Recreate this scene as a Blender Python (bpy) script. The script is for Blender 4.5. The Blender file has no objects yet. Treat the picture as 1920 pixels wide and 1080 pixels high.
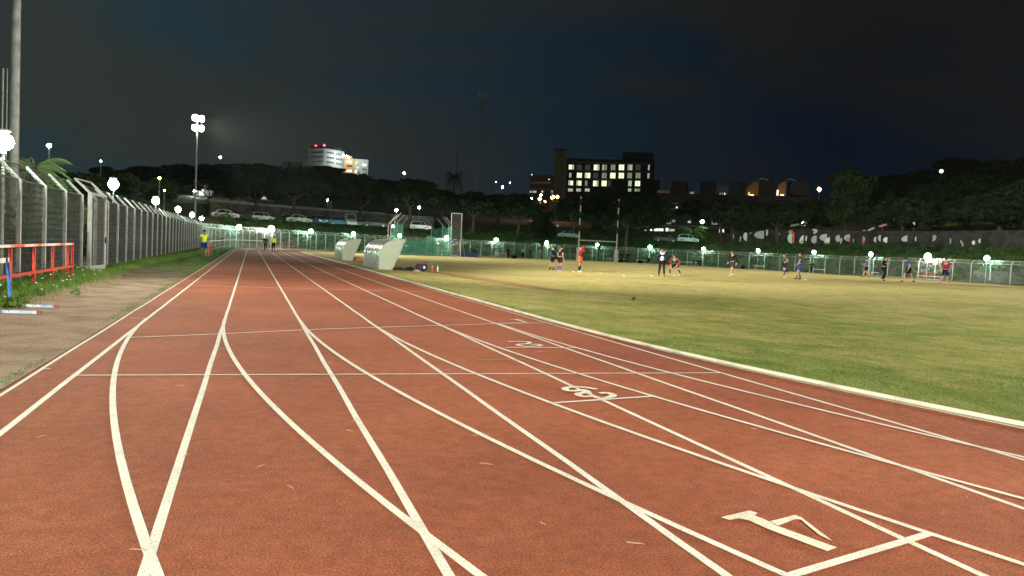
import bpy, math, random
import numpy as np
from math import sin, cos, tan, atan2, radians as R, pi, sqrt, hypot
from mathutils import Vector, Matrix

random.seed(7)
rng = np.random.default_rng(7)
sc = bpy.context.scene

# ------------------------------------------------------------------ camera
F = 1511.65                      # focal length in pixels of the 1920 px wide photograph
PITCH, ROLL, YAW = 0.0473, 0.04617, 0.31506
CAM = Vector((1.598, 0.0, 1.4126))
_r = Vector((cos(YAW), -sin(YAW), 0))
_f = Vector((sin(YAW) * cos(PITCH), cos(YAW) * cos(PITCH), -sin(PITCH)))
_u = _r.cross(_f)
RX = cos(ROLL) * _r + sin(ROLL) * _u
UX = -sin(ROLL) * _r + cos(ROLL) * _u
cd = bpy.data.cameras.new('camera')
cam = bpy.data.objects.new('camera', cd)
sc.collection.objects.link(cam)
m3 = Matrix((RX, UX, -_f)).transposed()
cam.matrix_world = Matrix.Translation(CAM) @ m3.to_4x4()
cd.sensor_width = 36
cd.lens = F / 1920 * 36
cd.clip_start = 0.05
cd.clip_end = 4000
sc.camera = cam

# ------------------------------------------------------------------ night sky (world)
w = bpy.data.worlds.new('World')
sc.world = w
w.use_nodes = True
nt = w.node_tree
N, L = nt.nodes, nt.links
bg = N['Background']
tc = N.new('ShaderNodeTexCoord')
sep = N.new('ShaderNodeSeparateXYZ')
L.new(tc.outputs['Generated'], sep.inputs[0])
ns = N.new('ShaderNodeTexNoise')
ns.inputs['Scale'].default_value = 2.3
ns.inputs['Detail'].default_value = 4
ns.inputs['Roughness'].default_value = .45
ns.inputs['Distortion'].default_value = .5
mp = N.new('ShaderNodeMapping')
mp.inputs['Location'].default_value = (2.2, .9, .35)
mp.inputs['Scale'].default_value = (1, 1, 2.6)
L.new(tc.outputs['Generated'], mp.inputs[0])
L.new(mp.outputs[0], ns.inputs['Vector'])
cl = N.new('ShaderNodeValToRGB')          # cloud cover
cl.color_ramp.elements[0].position = .45
cl.color_ramp.elements[0].color = (0, 0, 0, 1)
cl.color_ramp.elements[1].position = .60
cl.color_ramp.elements[1].color = (1, 1, 1, 1)
L.new(ns.outputs['Fac'], cl.inputs[0])
side = N.new('ShaderNodeMapRange')        # town glow towards the left of the stadium
side.inputs['From Min'].default_value = -.25
side.inputs['From Max'].default_value = .62
L.new(sep.outputs['X'], side.inputs[0])
clear = N.new('ShaderNodeMix'); clear.data_type = 'RGBA'
clear.inputs['A'].default_value = (.0170, .0380, .0500, 1)
clear.inputs['B'].default_value = (.0026, .0060, .0135, 1)
L.new(side.outputs[0], clear.inputs['Factor'])
cloud = N.new('ShaderNodeMix'); cloud.data_type = 'RGBA'
cloud.inputs['A'].default_value = (.0290, .0360, .0320, 1)
cloud.inputs['B'].default_value = (.0085, .0088, .0085, 1)
L.new(side.outputs[0], cloud.inputs['Factor'])
mx = N.new('ShaderNodeMix'); mx.data_type = 'RGBA'
L.new(cl.outputs[0], mx.inputs['Factor'])
L.new(clear.outputs['Result'], mx.inputs['A'])
L.new(cloud.outputs['Result'], mx.inputs['B'])
L.new(mx.outputs['Result'], bg.inputs['Color'])
bg.inputs['Strength'].default_value = 1.0

# ------------------------------------------------------------------ light levels and exposure
LAMP_L = 260.0        # radiance of the fence lamp globes
MAST_W = 125000.0    # power of one mast's floodlights
FIELD_W = 120000.0
HAZE = 0.00005
sc.view_settings.view_transform = 'Standard'
sc.view_settings.look = 'None'
sc.view_settings.exposure = 0.0
sc.view_settings.gamma = 1.0
sc.cycles.use_denoising = True
try:
    sc.cycles.denoiser = 'OPENIMAGEDENOISE'
except Exception:
    pass
sc.cycles.max_bounces = 4
sc.cycles.diffuse_bounces = 2
sc.cycles.glossy_bounces = 2
sc.cycles.transmission_bounces = 4
sc.cycles.transparent_max_bounces = 12
sc.cycles.volume_bounces = 0
sc.cycles.sample_clamp_indirect = 4
sc.cycles.use_light_tree = True

# ------------------------------------------------------------------ geometry helpers
col = sc.collection


def ray(px, py):
    x, y = (px - 960) / F, (540 - py) / F
    d = RX * x + UX * y + _f
    return d


def P(px, py, dist):
    """the world point seen at (px, py) of the photograph at a horizontal distance of dist metres"""
    d = ray(px, py)
    k = dist / hypot(d.x, d.y)
    return CAM + d * k


def sm(a, b, x):
    t = min(1, max(0, (x - a) / (b - a)))
    return t * t * (3 - 2 * t)


FCX, FY0, FY1, FR = 43.8, 10.0, 99.0, 47.2    # the fence is a stadium curve


def d_out(x, y):
    yy = min(FY1, max(-200, y))
    return hypot(x - FCX, y - yy) - FR


def crown(x, y):
    fx = sm(10, 48, x) if x < 48 else 1 - sm(52, 84, x)
    return .42 * fx * sm(-20, 20, y) * (1 - sm(95, 125, y))


def slope_at(x, y):
    b = math.degrees(atan2(x - CAM.x, y))
    return .062 + .045 * (1 - sm(5, 13, b)) * sm(-9, -1, b) - .03 * (1 - sm(-9, -1, b)) + .06 * sm(34, 44, b)


def gz(x, y):
    d = d_out(x, y)
    if d < 1:
        return crown(x, y)
    left = 1 - sm(88, 104, y) if x < 20 else 0
    a = 1.2 + 5 * left
    z = 4.3 * sm(a, a + 11, d)
    if d > 31:
        z += 2.9 * sm(31, 32.2, d) + (min(d, 520) - 31) * slope_at(x, y) * sm(31, 60, d)
    return z


def G(px, py):
    """where the ray through (px, py) meets the ground"""
    d = ray(px, py)
    t, st = 1.0, .5
    while t < 400:
        p = CAM + d * t
        if p.z < gz(p.x, p.y):
            lo, hi = t - st, t
            for _ in range(20):
                m = (lo + hi) / 2
                q = CAM + d * m
                if q.z < gz(q.x, q.y): hi = m
                else: lo = m
            q = CAM + d * hi
            return Vector((q.x, q.y, gz(q.x, q.y)))
        t += st
    return P(px, py, 120)


def at(px, dist, lift=0.0):
    """the ground point in the direction of column px (read near the horizon) at dist metres"""
    p = P(px, 446 + (px - 468) * .0462, dist)
    return Vector((p.x, p.y, gz(p.x, p.y) + lift))


class MB:
    def __init__(s):
        s.v, s.f = [], []

    def add(s, vs, fs):
        o = len(s.v)
        s.v += [tuple(v) for v in vs]
        s.f += [tuple(i + o for i in f) for f in fs]
        return s

    def box(s, c, size, rz=0, mat=None):
        x, y, z = size[0] / 2, size[1] / 2, size[2] / 2
        vs = [(-x, -y, -z), (x, -y, -z), (x, y, -z), (-x, y, -z), (-x, -y, z), (x, -y, z), (x, y, z), (-x, y, z)]
        if mat is not None:
            vs = [Vector(c) + mat @ Vector(v) for v in vs]
        else:
            ca, sa = cos(rz), sin(rz)
            vs = [(c[0] + a * ca - b * sa, c[1] + a * sa + b * ca, c[2] + d) for a, b, d in vs]
        return s.add(vs, [(0, 3, 2, 1), (4, 5, 6, 7), (0, 1, 5, 4), (1, 2, 6, 5), (2, 3, 7, 6), (3, 0, 4, 7)])

    def bar(s, p, q, w, h=None):
        """rectangular bar from p to q"""
        h = h or w
        p, q = Vector(p), Vector(q)
        d = (q - p)
        n = d.normalized()
        a = n.cross(Vector((0, 0, 1)))
        if a.length < 1e-3: a = Vector((1, 0, 0))
        a.normalize()
        b = a.cross(n)
        vs = []
        for e in (p, q):
            for i, j in ((-1, -1), (1, -1), (1, 1), (-1, 1)):
                vs.append(e + a * (w / 2 * i) + b * (h / 2 * j))
        return s.add(vs, [(3, 2, 1, 0), (4, 5, 6, 7), (0, 1, 5, 4), (1, 2, 6, 5), (2, 3, 7, 6), (3, 0, 4, 7)])

    def tube(s, pts, rad, n=8, cap=True):
        pts = [Vector(p) for p in pts]
        if not hasattr(rad, '__len__'): rad = [rad] * len(pts)
        vs, fs = [], []
        for i, p in enumerate(pts):
            d = (pts[min(i + 1, len(pts) - 1)] - pts[max(i - 1, 0)]).normalized()
            a = d.cross(Vector((0, 0, 1)))
            if a.length < .05: a = d.cross(Vector((0, 1, 0)))
            a.normalize()
            b = a.cross(d)
            for k in range(n):
                t = 2 * pi * k / n
                vs.append(p + (a * cos(t) + b * sin(t)) * rad[i])
        for i in range(len(pts) - 1):
            for k in range(n):
                fs.append((i * n + k, i * n + (k + 1) % n, (i + 1) * n + (k + 1) % n, (i + 1) * n + k))
        if cap:
            fs.append(tuple(range(n))[::-1])
            fs.append(tuple((len(pts) - 1) * n + k for k in range(n)))
        return s.add(vs, fs)

    def ball(s, c, r, seg=10, rings=6, sc3=(1, 1, 1)):
        vs, fs = [], []
        for i in range(rings + 1):
            ph = pi * i / rings
            for k in range(seg):
                t = 2 * pi * k / seg
                vs.append((c[0] + r * sc3[0] * sin(ph) * cos(t), c[1] + r * sc3[1] * sin(ph) * sin(t), c[2] + r * sc3[2] * cos(ph)))
        for i in range(rings):
            for k in range(seg):
                a, b = i * seg + k, i * seg + (k + 1) % seg
                fs.append((a, a + seg, b + seg, b))
        return s.add(vs, fs)

    def strip(s, pts, width, z=None):
        """flat strip following pts on the ground"""
        pts = [Vector((p[0], p[1], p[2] if len(p) > 2 else 0)) for p in pts]
        vs, fs = [], []
        for i, p in enumerate(pts):
            d = pts[min(i + 1, len(pts) - 1)] - pts[max(i - 1, 0)]
            n = Vector((-d.y, d.x, 0)).normalized() * (width / 2)
            zz = p.z if z is None else z
            vs += [(p.x - n.x, p.y - n.y, zz), (p.x + n.x, p.y + n.y, zz)]
        for i in range(len(pts) - 1):
            fs.append((2 * i + 1, 2 * i, 2 * i + 2, 2 * i + 3))
        return s.add(vs, fs)

    def extrude(s, poly, z0, z1, fn=None):
        """poly (x, y) list extruded z0..z1; fn maps (x, y, z) to a point"""
        n = len(poly)
        vs = [(x, y, z0) for x, y in poly] + [(x, y, z1) for x, y in poly]
        if fn: vs = [fn(*v) for v in vs]
        fs = [tuple(range(n))[::-1], tuple(range(n, 2 * n))]
        fs += [(i, (i + 1) % n, n + (i + 1) % n, n + i) for i in range(n)]
        return s.add(vs, fs)

    def mesh(s, name):
        me = bpy.data.meshes.new(name)
        me.from_pydata(s.v, [], s.f)
        me.update()
        return me

    def build(s, name, mat, parent=None, loc=None, smooth=False):
        me = s.mesh(name)
        o = bpy.data.objects.new(name, me)
        col.objects.link(o)
        if mat: me.materials.append(mat)
        if smooth:
            me.polygons.foreach_set('use_smooth', [True] * len(me.polygons))
        if parent: o.parent = parent
        if loc is not None: o.location = loc
        return o


def tag(o, label, cat=None, group=None, kind=None):
    if label: o['label'] = label
    if cat: o['category'] = cat
    if group: o['group'] = group
    if kind: o['kind'] = kind
    return o


def empty(name, loc, rz=0, label=None, cat=None, group=None):
    o = bpy.data.objects.new(name, None)
    col.objects.link(o)
    o.location = loc
    o.rotation_euler = (0, 0, rz)
    o.empty_display_size = .2
    return tag(o, label, cat, group)


def structure(o):
    o['kind'] = 'structure'
    return o


KIDS = {}


def copy_tree(o, parent=None):
    c = o.copy()
    col.objects.link(c)
    c.parent = parent
    if parent is not None:
        c.matrix_parent_inverse = o.matrix_parent_inverse.copy()
    for ch in list(o.children):
        copy_tree(ch, c)
    return c


# ------------------------------------------------------------------ materials
MATS = {}


def mat(name, c, rough=.75, c2=None, scale=8, bump=0, bscale=None, metal=0, spec=.3, detail=4, lo=.35, hi=.65):
    if name in MATS: return MATS[name]
    m = bpy.data.materials.new(name)
    m.use_nodes = True
    n, l = m.node_tree.nodes, m.node_tree.links
    b = n['Principled BSDF']
    b.inputs['Roughness'].default_value = rough
    b.inputs['Metallic'].default_value = metal
    b.inputs['Specular IOR Level'].default_value = spec
    b.inputs['Base Color'].default_value = (*c, 1)
    t = n.new('ShaderNodeTexCoord')
    c2 = c2 or tuple(x * .78 for x in c)
    no = n.new('ShaderNodeTexNoise')
    no.inputs['Scale'].default_value = scale
    no.inputs['Detail'].default_value = detail
    l.new(t.outputs['Object'], no.inputs['Vector'])
    r = n.new('ShaderNodeValToRGB')
    r.color_ramp.elements[0].position = lo
    r.color_ramp.elements[0].color = (*c2, 1)
    r.color_ramp.elements[1].position = hi
    r.color_ramp.elements[1].color = (*c, 1)
    l.new(no.outputs['Fac'], r.inputs[0])
    l.new(r.outputs[0], b.inputs['Base Color'])
    if bump:
        n2 = n.new('ShaderNodeTexNoise')
        n2.inputs['Scale'].default_value = bscale or scale * 4
        n2.inputs['Detail'].default_value = 3
        l.new(t.outputs['Object'], n2.inputs['Vector'])
        bp = n.new('ShaderNodeBump')
        bp.inputs['Strength'].default_value = bump
        bp.inputs['Distance'].default_value = .01
        l.new(n2.outputs['Fac'], bp.inputs['Height'])
        l.new(bp.outputs[0], b.inputs['Normal'])
    MATS[name] = m
    return m


def emis(name, c, s):
    if name in MATS: return MATS[name]
    m = bpy.data.materials.new(name)
    m.use_nodes = True
    n, l = m.node_tree.nodes, m.node_tree.links
    n.remove(n['Principled BSDF'])
    e = n.new('ShaderNodeEmission')
    e.inputs['Color'].default_value = (*c, 1)
    e.inputs['Strength'].default_value = s
    l.new(e.outputs[0], n['Material Output'].inputs['Surface'])
    MATS[name] = m
    return m


def nz(n, l, t, scale, detail=3, rough=.5, vec='Object'):
    no = n.new('ShaderNodeTexNoise')
    no.inputs['Scale'].default_value = scale
    no.inputs['Detail'].default_value = detail
    no.inputs['Roughness'].default_value = rough
    l.new(t.outputs[vec], no.inputs['Vector'])
    return no


def ramp(n, l, src, stops):
    r = n.new('ShaderNodeValToRGB')
    e = r.color_ramp.elements
    while len(e) < len(stops): e.new(.5)
    for k, (p, c) in enumerate(stops):
        e[k].position = p
        e[k].color = (*c, 1) if hasattr(c, '__len__') else (c, c, c, 1)
    l.new(src, r.inputs[0])
    return r


def mixc(n, l, f, a, b, mode='MIX'):
    x = n.new('ShaderNodeMix')
    x.data_type = 'RGBA'
    x.blend_type = mode
    for k, v in (('Factor', f), ('A', a), ('B', b)):
        if hasattr(v, 'is_linked') or hasattr(v, 'links'): l.new(v, x.inputs[k])
        elif hasattr(v, '__len__'): x.inputs[k].default_value = (*v, 1)
        else: x.inputs[k].default_value = v
    return x.outputs['Result']


def m_track():
    m = bpy.data.materials.new('tartan')
    m.use_nodes = True
    n, l = m.node_tree.nodes, m.node_tree.links
    b = n['Principled BSDF']
    t = n.new('ShaderNodeTexCoord')
    big = nz(n, l, t, .35, 6, .62)
    pat = nz(n, l, t, 9, 5, .7)
    mid = nz(n, l, t, 2.6, 6, .7)
    gr = nz(n, l, t, 85, 4, .85)
    base = ramp(n, l, big.outputs['Fac'], [(.28, (.225, .062, .025)), (.5, (.315, .088, .034)), (.74, (.41, .125, .052))])  # broad tone patches stand in for soft pools of light on the track
    wear = ramp(n, l, mid.outputs['Fac'], [(.45, 0), (.8, .28)])
    c1 = mixc(n, l, wear.outputs[0], base.outputs[0], (.40, .16, .10))
    g = ramp(n, l, gr.outputs['Fac'], [(.34, .12), (.43, .62), (.52, 1.05), (.60, 1.45), (.68, 2.5)])
    pr_ = ramp(n, l, pat.outputs['Fac'], [(.35, .80), (.65, 1.15)])
    c2 = mixc(n, l, 1.0, mixc(n, l, 1.0, c1, g.outputs[0], 'MULTIPLY'), pr_.outputs[0], 'MULTIPLY')
    l.new(c2, b.inputs['Base Color'])
    b.inputs['Roughness'].default_value = .8
    b.inputs['Specular IOR Level'].default_value = .35
    bp = n.new('ShaderNodeBump')
    bp.inputs['Strength'].default_value = .8
    bp.inputs['Distance'].default_value = .008
    l.new(gr.outputs['Fac'], bp.inputs['Height'])
    l.new(bp.outputs[0], b.inputs['Normal'])
    return m


def m_line(name='line_paint', c=(.80, .80, .68)):
    m = bpy.data.materials.new(name)
    m.use_nodes = True
    n, l = m.node_tree.nodes, m.node_tree.links
    b = n['Principled BSDF']
    t = n.new('ShaderNodeTexCoord')
    gr = nz(n, l, t, 115, 3, .7)
    mid = nz(n, l, t, 3, 4)
    g = ramp(n, l, gr.outputs['Fac'], [(.33, (.34, .26, .2)), (.45, c), (.8, tuple(min(1, x * 1.12) for x in c))])
    g2 = ramp(n, l, mid.outputs['Fac'], [(.3, .80), (.7, 1.0)])
    ch = nz(n, l, t, 34, 5, .75)
    chip = ramp(n, l, ch.outputs['Fac'], [(.60, 0), (.68, .8)])
    l.new(mixc(n, l, chip.outputs[0], mixc(n, l, 1.0, g.outputs[0], g2.outputs[0], 'MULTIPLY'), (.33, .14, .085)), b.inputs['Base Color'])
    b.inputs['Roughness'].default_value = .7
    bp = n.new('ShaderNodeBump')
    bp.inputs['Strength'].default_value = .35
    bp.inputs['Distance'].default_value = .005
    l.new(gr.outputs['Fac'], bp.inputs['Height'])
    l.new(bp.outputs[0], b.inputs['Normal'])
    return m


def m_field():
    m = bpy.data.materials.new('field_grass')
    m.use_nodes = True
    n, l = m.node_tree.nodes, m.node_tree.links
    b = n['Principled BSDF']
    t = n.new('ShaderNodeTexCoord')
    sx = n.new('ShaderNodeSeparateXYZ')
    l.new(t.outputs['Object'], sx.inputs[0])
    big = nz(n, l, t, .16, 5, .6)
    mid = nz(n, l, t, 1.1, 6, .65)
    mp = n.new('ShaderNodeMapping')
    mp.inputs['Rotation'].default_value = (0, 0, .5)
    mp.inputs['Scale'].default_value = (1, .55, 1)
    l.new(t.outputs['Object'], mp.inputs[0])
    st = n.new('ShaderNodeTexNoise')
    st.inputs['Scale'].default_value = 2.2
    st.inputs['Detail'].default_value = 5
    l.new(mp.outputs[0], st.inputs['Vector'])
    gx = n.new('ShaderNodeMapRange')        # the turf gets drier towards the middle of the pitch
    gx.inputs['From Min'].default_value = 9
    gx.inputs['From Max'].default_value = 30
    l.new(sx.outputs['Y'], gx.inputs[0])
    def ma(op, a, bb):
        q = n.new('ShaderNodeMath'); q.operation = op
        for i, v in enumerate((a, bb)):
            if hasattr(v, 'links'): l.new(v, q.inputs[i])
            else: q.inputs[i].default_value = v
        return q.outputs[0]
    s = ma('ADD', ma('MULTIPLY', big.outputs['Fac'], .55), ma('MULTIPLY', mid.outputs['Fac'], .45))
    s = ma('ADD', s, ma('MULTIPLY', ma('SUBTRACT', st.outputs['Fac'], .5), .30))
    s = ma('ADD', s, ma('MULTIPLY', gx.outputs[0], .20))
    r = ramp(n, l, s, [(.35, (.075, .130, .022)), (.46, (.150, .198, .042)), (.57, (.275, .268, .075)), (.70, (.42, .37, .14))])
    fi = nz(n, l, t, 22, 6, .85)
    g = ramp(n, l, fi.outputs['Fac'], [(.36, .3), (.5, .95), (.64, 1.7)])
    l.new(mixc(n, l, 1.0, r.outputs[0], g.outputs[0], 'MULTIPLY'), b.inputs['Base Color'])
    b.inputs['Roughness'].default_value = .9
    b.inputs['Specular IOR Level'].default_value = .1
    bp = n.new('ShaderNodeBump')
    bp.inputs['Strength'].default_value = .7
    bp.inputs['Distance'].default_value = .03
    l.new(fi.outputs['Fac'], bp.inputs['Height'])
    l.new(bp.outputs[0], b.inputs['Normal'])
    return m


def m_dirt():
    m = bpy.data.materials.new('trodden_dirt')
    m.use_nodes = True
    n, l = m.node_tree.nodes, m.node_tree.links
    b = n['Principled BSDF']
    t = n.new('ShaderNodeTexCoord')
    sx = n.new('ShaderNodeSeparateXYZ')
    l.new(t.outputs['Object'], sx.inputs[0])
    a = nz(n, l, t, 1.3, 6, .65)
    f = nz(n, l, t, 40, 4, .7)
    gy = n.new('ShaderNodeMapRange')         # grass takes over further along the strip
    gy.inputs['From Min'].default_value = 20
    gy.inputs['From Max'].default_value = 44
    gy.inputs['To Min'].default_value = -.16
    gy.inputs['To Max'].default_value = .30
    l.new(sx.outputs['Y'], gy.inputs[0])
    s = n.new('ShaderNodeMath'); s.operation = 'ADD'
    l.new(a.outputs['Fac'], s.inputs[0]); l.new(gy.outputs[0], s.inputs[1])
    r = ramp(n, l, s.outputs[0], [(.28, (.36, .265, .19)), (.44, (.27, .20, .135)), (.54, (.18, .15, .09)), (.64, (.13, .13, .055)), (.8, (.075, .11, .028))])
    g = ramp(n, l, f.outputs['Fac'], [(.3, .62), (.5, 1.0), (.75, 1.35)])
    l.new(mixc(n, l, 1.0, r.outputs[0], g.outputs[0], 'MULTIPLY'), b.inputs['Base Color'])
    b.inputs['Roughness'].default_value = .95
    b.inputs['Specular IOR Level'].default_value = .1
    bp = n.new('ShaderNodeBump')
    bp.inputs['Strength'].default_value = .6
    bp.inputs['Distance'].default_value = .02
    l.new(f.outputs['Fac'], bp.inputs['Height'])
    l.new(bp.outputs[0], b.inputs['Normal'])
    return m


def leafmat(name, c, c2, tr=.25):
    if name in MATS: return MATS[name]
    m = mat(name, c, .75, c2, scale=.9, spec=.15, detail=3)
    n, l = m.node_tree.nodes, m.node_tree.links
    b = n['Principled BSDF']
    src = b.inputs['Base Color'].links[0].from_socket
    tl = n.new('ShaderNodeBsdfTranslucent')
    l.new(src, tl.inputs['Color'])
    ms = n.new('ShaderNodeMixShader')
    ms.inputs[0].default_value = tr
    l.new(b.outputs[0], ms.inputs[1]); l.new(tl.outputs[0], ms.inputs[2])
    l.new(ms.outputs[0], n['Material Output'].inputs['Surface'])
    return m


TRACK, LINE, FIELD, DIRT = m_track(), m_line(), m_field(), m_dirt()
GALV = mat('galvanised_steel', (.44, .46, .44), .5, (.30, .32, .30), 3, metal=.2, spec=.5)
GALV_D = mat('weathered_steel', (.20, .22, .21), .6, (.12, .13, .12), 4, metal=.2)
WHITE = mat('white_paint', (.78, .78, .74), .5, (.6, .6, .56), 6)
RED = mat('red_paint', (.62, .06, .035), .45, (.4, .045, .03), 7)
BLUE = mat('blue_paint', (.05, .2, .55), .45, (.03, .12, .4), 6)
CONC = mat('concrete', (.36, .35, .31), .9, (.22, .22, .19), 1.5, bump=.3)
BLACK = mat('black_rubber', (.02, .02, .02), .7)
BARK = mat('bark', (.10, .08, .06), .95, (.045, .035, .03), 3, bump=.6, bscale=10)
PINE = leafmat('pine_needles', (.040, .066, .026), (.017, .032, .013))
LEAF = leafmat('broad_leaves', (.040, .066, .022), (.016, .034, .011))
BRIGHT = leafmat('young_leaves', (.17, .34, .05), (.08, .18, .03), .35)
VERGE = leafmat('verge_blades', (.15, .27, .05), (.07, .15, .03), .3)
BLADE = leafmat('field_blades', (.27, .32, .10), (.11, .19, .035), .3)
SKIN = mat('skin', (.27, .16, .105), .6, (.22, .13, .085), 5)
GLASS = mat('car_glass', (.02, .025, .03), .1, spec=.6)
M_LAMP = emis('cool_lamp', (.55, 1.0, .70), LAMP_L)
M_BIG = emis('warm_white_lamp', (1.0, .97, .88), LAMP_L * 1.1)
M_WHITE = emis('white_lamp', (.9, 1.0, .98), 220)
M_FLOOD = emis('floodlight', (1.0, .86, .78), 260)
M_SODIUM = emis('sodium_lamp', (1.0, .38, .06), 150)
M_LIME = emis('lime_lamp', (.7, 1.0, .12), 200)
M_REDL = emis('red_beacon', (1.0, .02, .04), 40)
WIN = [emis('window_bright', (.90, 1.0, .62), 1.25), emis('window_dim', (.72, .85, .55), .28), emis('window_half', (.82, .95, .66), .52)]
WIN_W = emis('window_white', (1.0, .97, .85), 1.5)
WIN_OFF = mat('window_dark', (.03, .035, .035), .25)
WIN_FAINT = emis('window_faint_glow', (.8, .9, .75), .045)

# ------------------------------------------------------------------ ground, track and field
W6 = 1.22
RB = 41.33
YT = 14.59
BX = 6 * W6 + RB
RF, YF = 36.5, 99.0            # far bend
FX = 6 * W6 + RF


def track_sheets():
    b = MB()
    ys = [-30 + 3 * i for i in range(44)]
    vs, fs = [], []
    for y in ys: vs += [(-.42, y, 0), (7.5, y, 0)]
    for i in range(len(ys) - 1): fs.append((2 * i, 2 * i + 1, 2 * i + 3, 2 * i + 2))
    b.add(vs, fs)
    # near bend, a hair below the straight it leaves
    vs, fs = [], []
    K = 40
    for i in range(K + 1):
        a = pi + (pi * .42) * i / K
        for r in (RB - .02, RB + 6 * W6 + .42):
            vs.append((BX + r * cos(a), YT + r * sin(a), -.004))
    for i in range(K): fs.append((2 * i, 2 * i + 2, 2 * i + 3, 2 * i + 1))
    b.add(vs, fs)
    vs, fs = [], []
    K = 80
    for i in range(K + 1):
        a = pi - pi * i / K
        for r in (RF - .1, RF + 6 * W6 + .42):
            vs.append((FX + r * cos(a), YF + r * sin(a), -.004 + crown(FX + r * cos(a), YF + r * sin(a)) * 0))
    for i in range(K): fs.append((2 * i + 1, 2 * i + 3, 2 * i + 2, 2 * i))
    b.add(vs, fs)
    b.add([(FX + RF - .1, YF, -.004), (FX + RF + 7.7, YF, -.004), (FX + RF + 7.7, 30, -.004), (FX + RF - .1, 30, -.004)], [(3, 2, 1, 0)])
    return structure(b.build('running_track', TRACK))


track_sheets()


def ground_sheet():
    ds = [-46, -30, -15, -6, -2, 0, 1.2, 2.4, 3.6, 4.8, 6, 7.2, 8.4, 9.6, 10.8, 12, 13.5, 15, 17, 20, 25, 31, 32.3, 34, 40, 50, 62, 75, 90, 110, 130, 150, 175, 200, 230, 260, 300, 340, 380, 430, 480, 540, 650, 800]
    prm = []
    for i in range(80): prm.append((FCX, -60 + i * 2.0, pi))
    for i in range(130): prm.append((FCX, FY1, pi - pi * i / 130))
    for i in range(81): prm.append((FCX, FY1 - i * 2.0, 0))
    n = len(prm)
    vs, fs = [], []
    for d in ds:
        for cx, cy, a in prm:
            x, y = cx + (FR + d) * cos(a), cy + (FR + d) * sin(a)
            z = -.03 if d < 1 else gz(x, y) - .03
            if d > 3: z += .22 * sin(x * .7 + cos(y * .31) * 2) * sin(y * .53) + (.8 * sin(x * .043) * cos(y * .051) if d > 60 else 0)
            vs.append((x, y, z))
    for j in range(len(ds) - 1):
        for i in range(n - 1):
            a = j * n + i
            fs.append((a, a + n, a + n + 1, a + 1))
    b = MB(); b.add(vs, fs)
    # the piece behind the camera
    b.add([(-900, -60.2, -.05), (900, -60.2, -.05), (900, -900, -.05), (-900, -900, -.05)], [(3, 2, 1, 0)])
    m = mat('rough_ground', (.07, .105, .028), .95, (.11, .085, .05), .4, bump=.8, bscale=3, detail=6)
    return structure(b.build('ground', m, smooth=True))


ground_sheet()


def xl(y):
    if y < YT: return BX - sqrt(max(0, (RB - .05) ** 2 - (y - YT) ** 2))
    if y > YF: return FX - sqrt(max(0, (RF - .12) ** 2 - (y - YF) ** 2))
    return 7.38


def xr(y):
    if y > YF: return FX + sqrt(max(0, (RF - .12) ** 2 - (y - YF) ** 2))
    return FX + RF - .12


def field_sheet():
    b = MB()
    ys = np.concatenate([np.linspace(-24, 30, 64), np.linspace(31, YF + RF - .2, 70)])
    C = 60
    vs, fs = [], []
    for y in ys:
        x0, x1 = xl(y), xr(y)
        for k in range(C + 1):
            u = (k / C) ** 1.5
            x = x0 + (x1 - x0) * u
            z = crown(x, y) + .008
            if k > 0: z += .012 * sin(x * 1.1 + y * .4) * sin(y * .8)
            vs.append((x, y, z))
    for j in range(len(ys) - 1):
        for k in range(C):
            a = j * (C + 1) + k
            fs.append((a, a + 1, a + C + 2, a + C + 1))
    b.add(vs, fs)
    return structure(b.build('grass_field', FIELD, smooth=True))


field_sheet()
b = MB()
ys = [-30 + 2.5 * i for i in range(58)]
vs, fs = [], []
for y in ys:
    xs = [-4.6, -3.9, -3.0, -2.0, -1.2, -.41 + .03 * sin(y * 3.1) * sin(y * 1.7)]
    for k, x in enumerate(xs):
        z = .008 + (.05 if x < -2.5 else 0) + .012 * sin(x * 4 + y * 1.3) * (0 if k == 5 else 1)
        vs.append((x, y, z))
for j in range(len(ys) - 1):
    for k in range(5):
        a = j * 6 + k
        fs.append((a, a + 1, a + 7, a + 6))
b.add(vs, fs)
structure(b.build('dirt_path', DIRT, smooth=True))

# kerb: white raised rail on the inner edge of the track
b = MB()
pts = []
for i in range(60):
    a = pi + (pi * .40) * (1 - i / 60)
    pts.append((BX + (RB - .1) * cos(a), YT + (RB - .1) * sin(a)))
y = YT
while y < YF:
    pts.append((6 * W6 + .1, y)); y += 2.5
for i in range(61):
    a = pi - pi * i / 60
    pts.append((FX + (RF - .1) * cos(a), YF + (RF - .1) * sin(a)))
prof = [(-.036, -.01), (-.036, .034), (-.026, .044), (.026, .044), (.036, .034), (.036, -.01)]
vs, fs = [], []
for i, p in enumerate(pts):
    q0, q1 = pts[max(0, i - 1)], pts[min(len(pts) - 1, i + 1)]
    d = Vector((q1[0] - q0[0], q1[1] - q0[1])).normalized()
    nn = Vector((d.y, -d.x))
    for u, z in prof: vs.append((p[0] + nn.x * u, p[1] + nn.y * u, z))
for i in range(len(pts) - 1):
    for k in range(5):
        a = i * 6 + k
        fs.append((a, a + 6, a + 7, a + 1))
b.add(vs, fs)
structure(b.build('track_kerb', mat('kerb_paint', (.78, .73, .60), .55, (.50, .44, .33), 2.2, bump=.2, bscale=30, lo=.25, hi=.5)))

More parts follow.
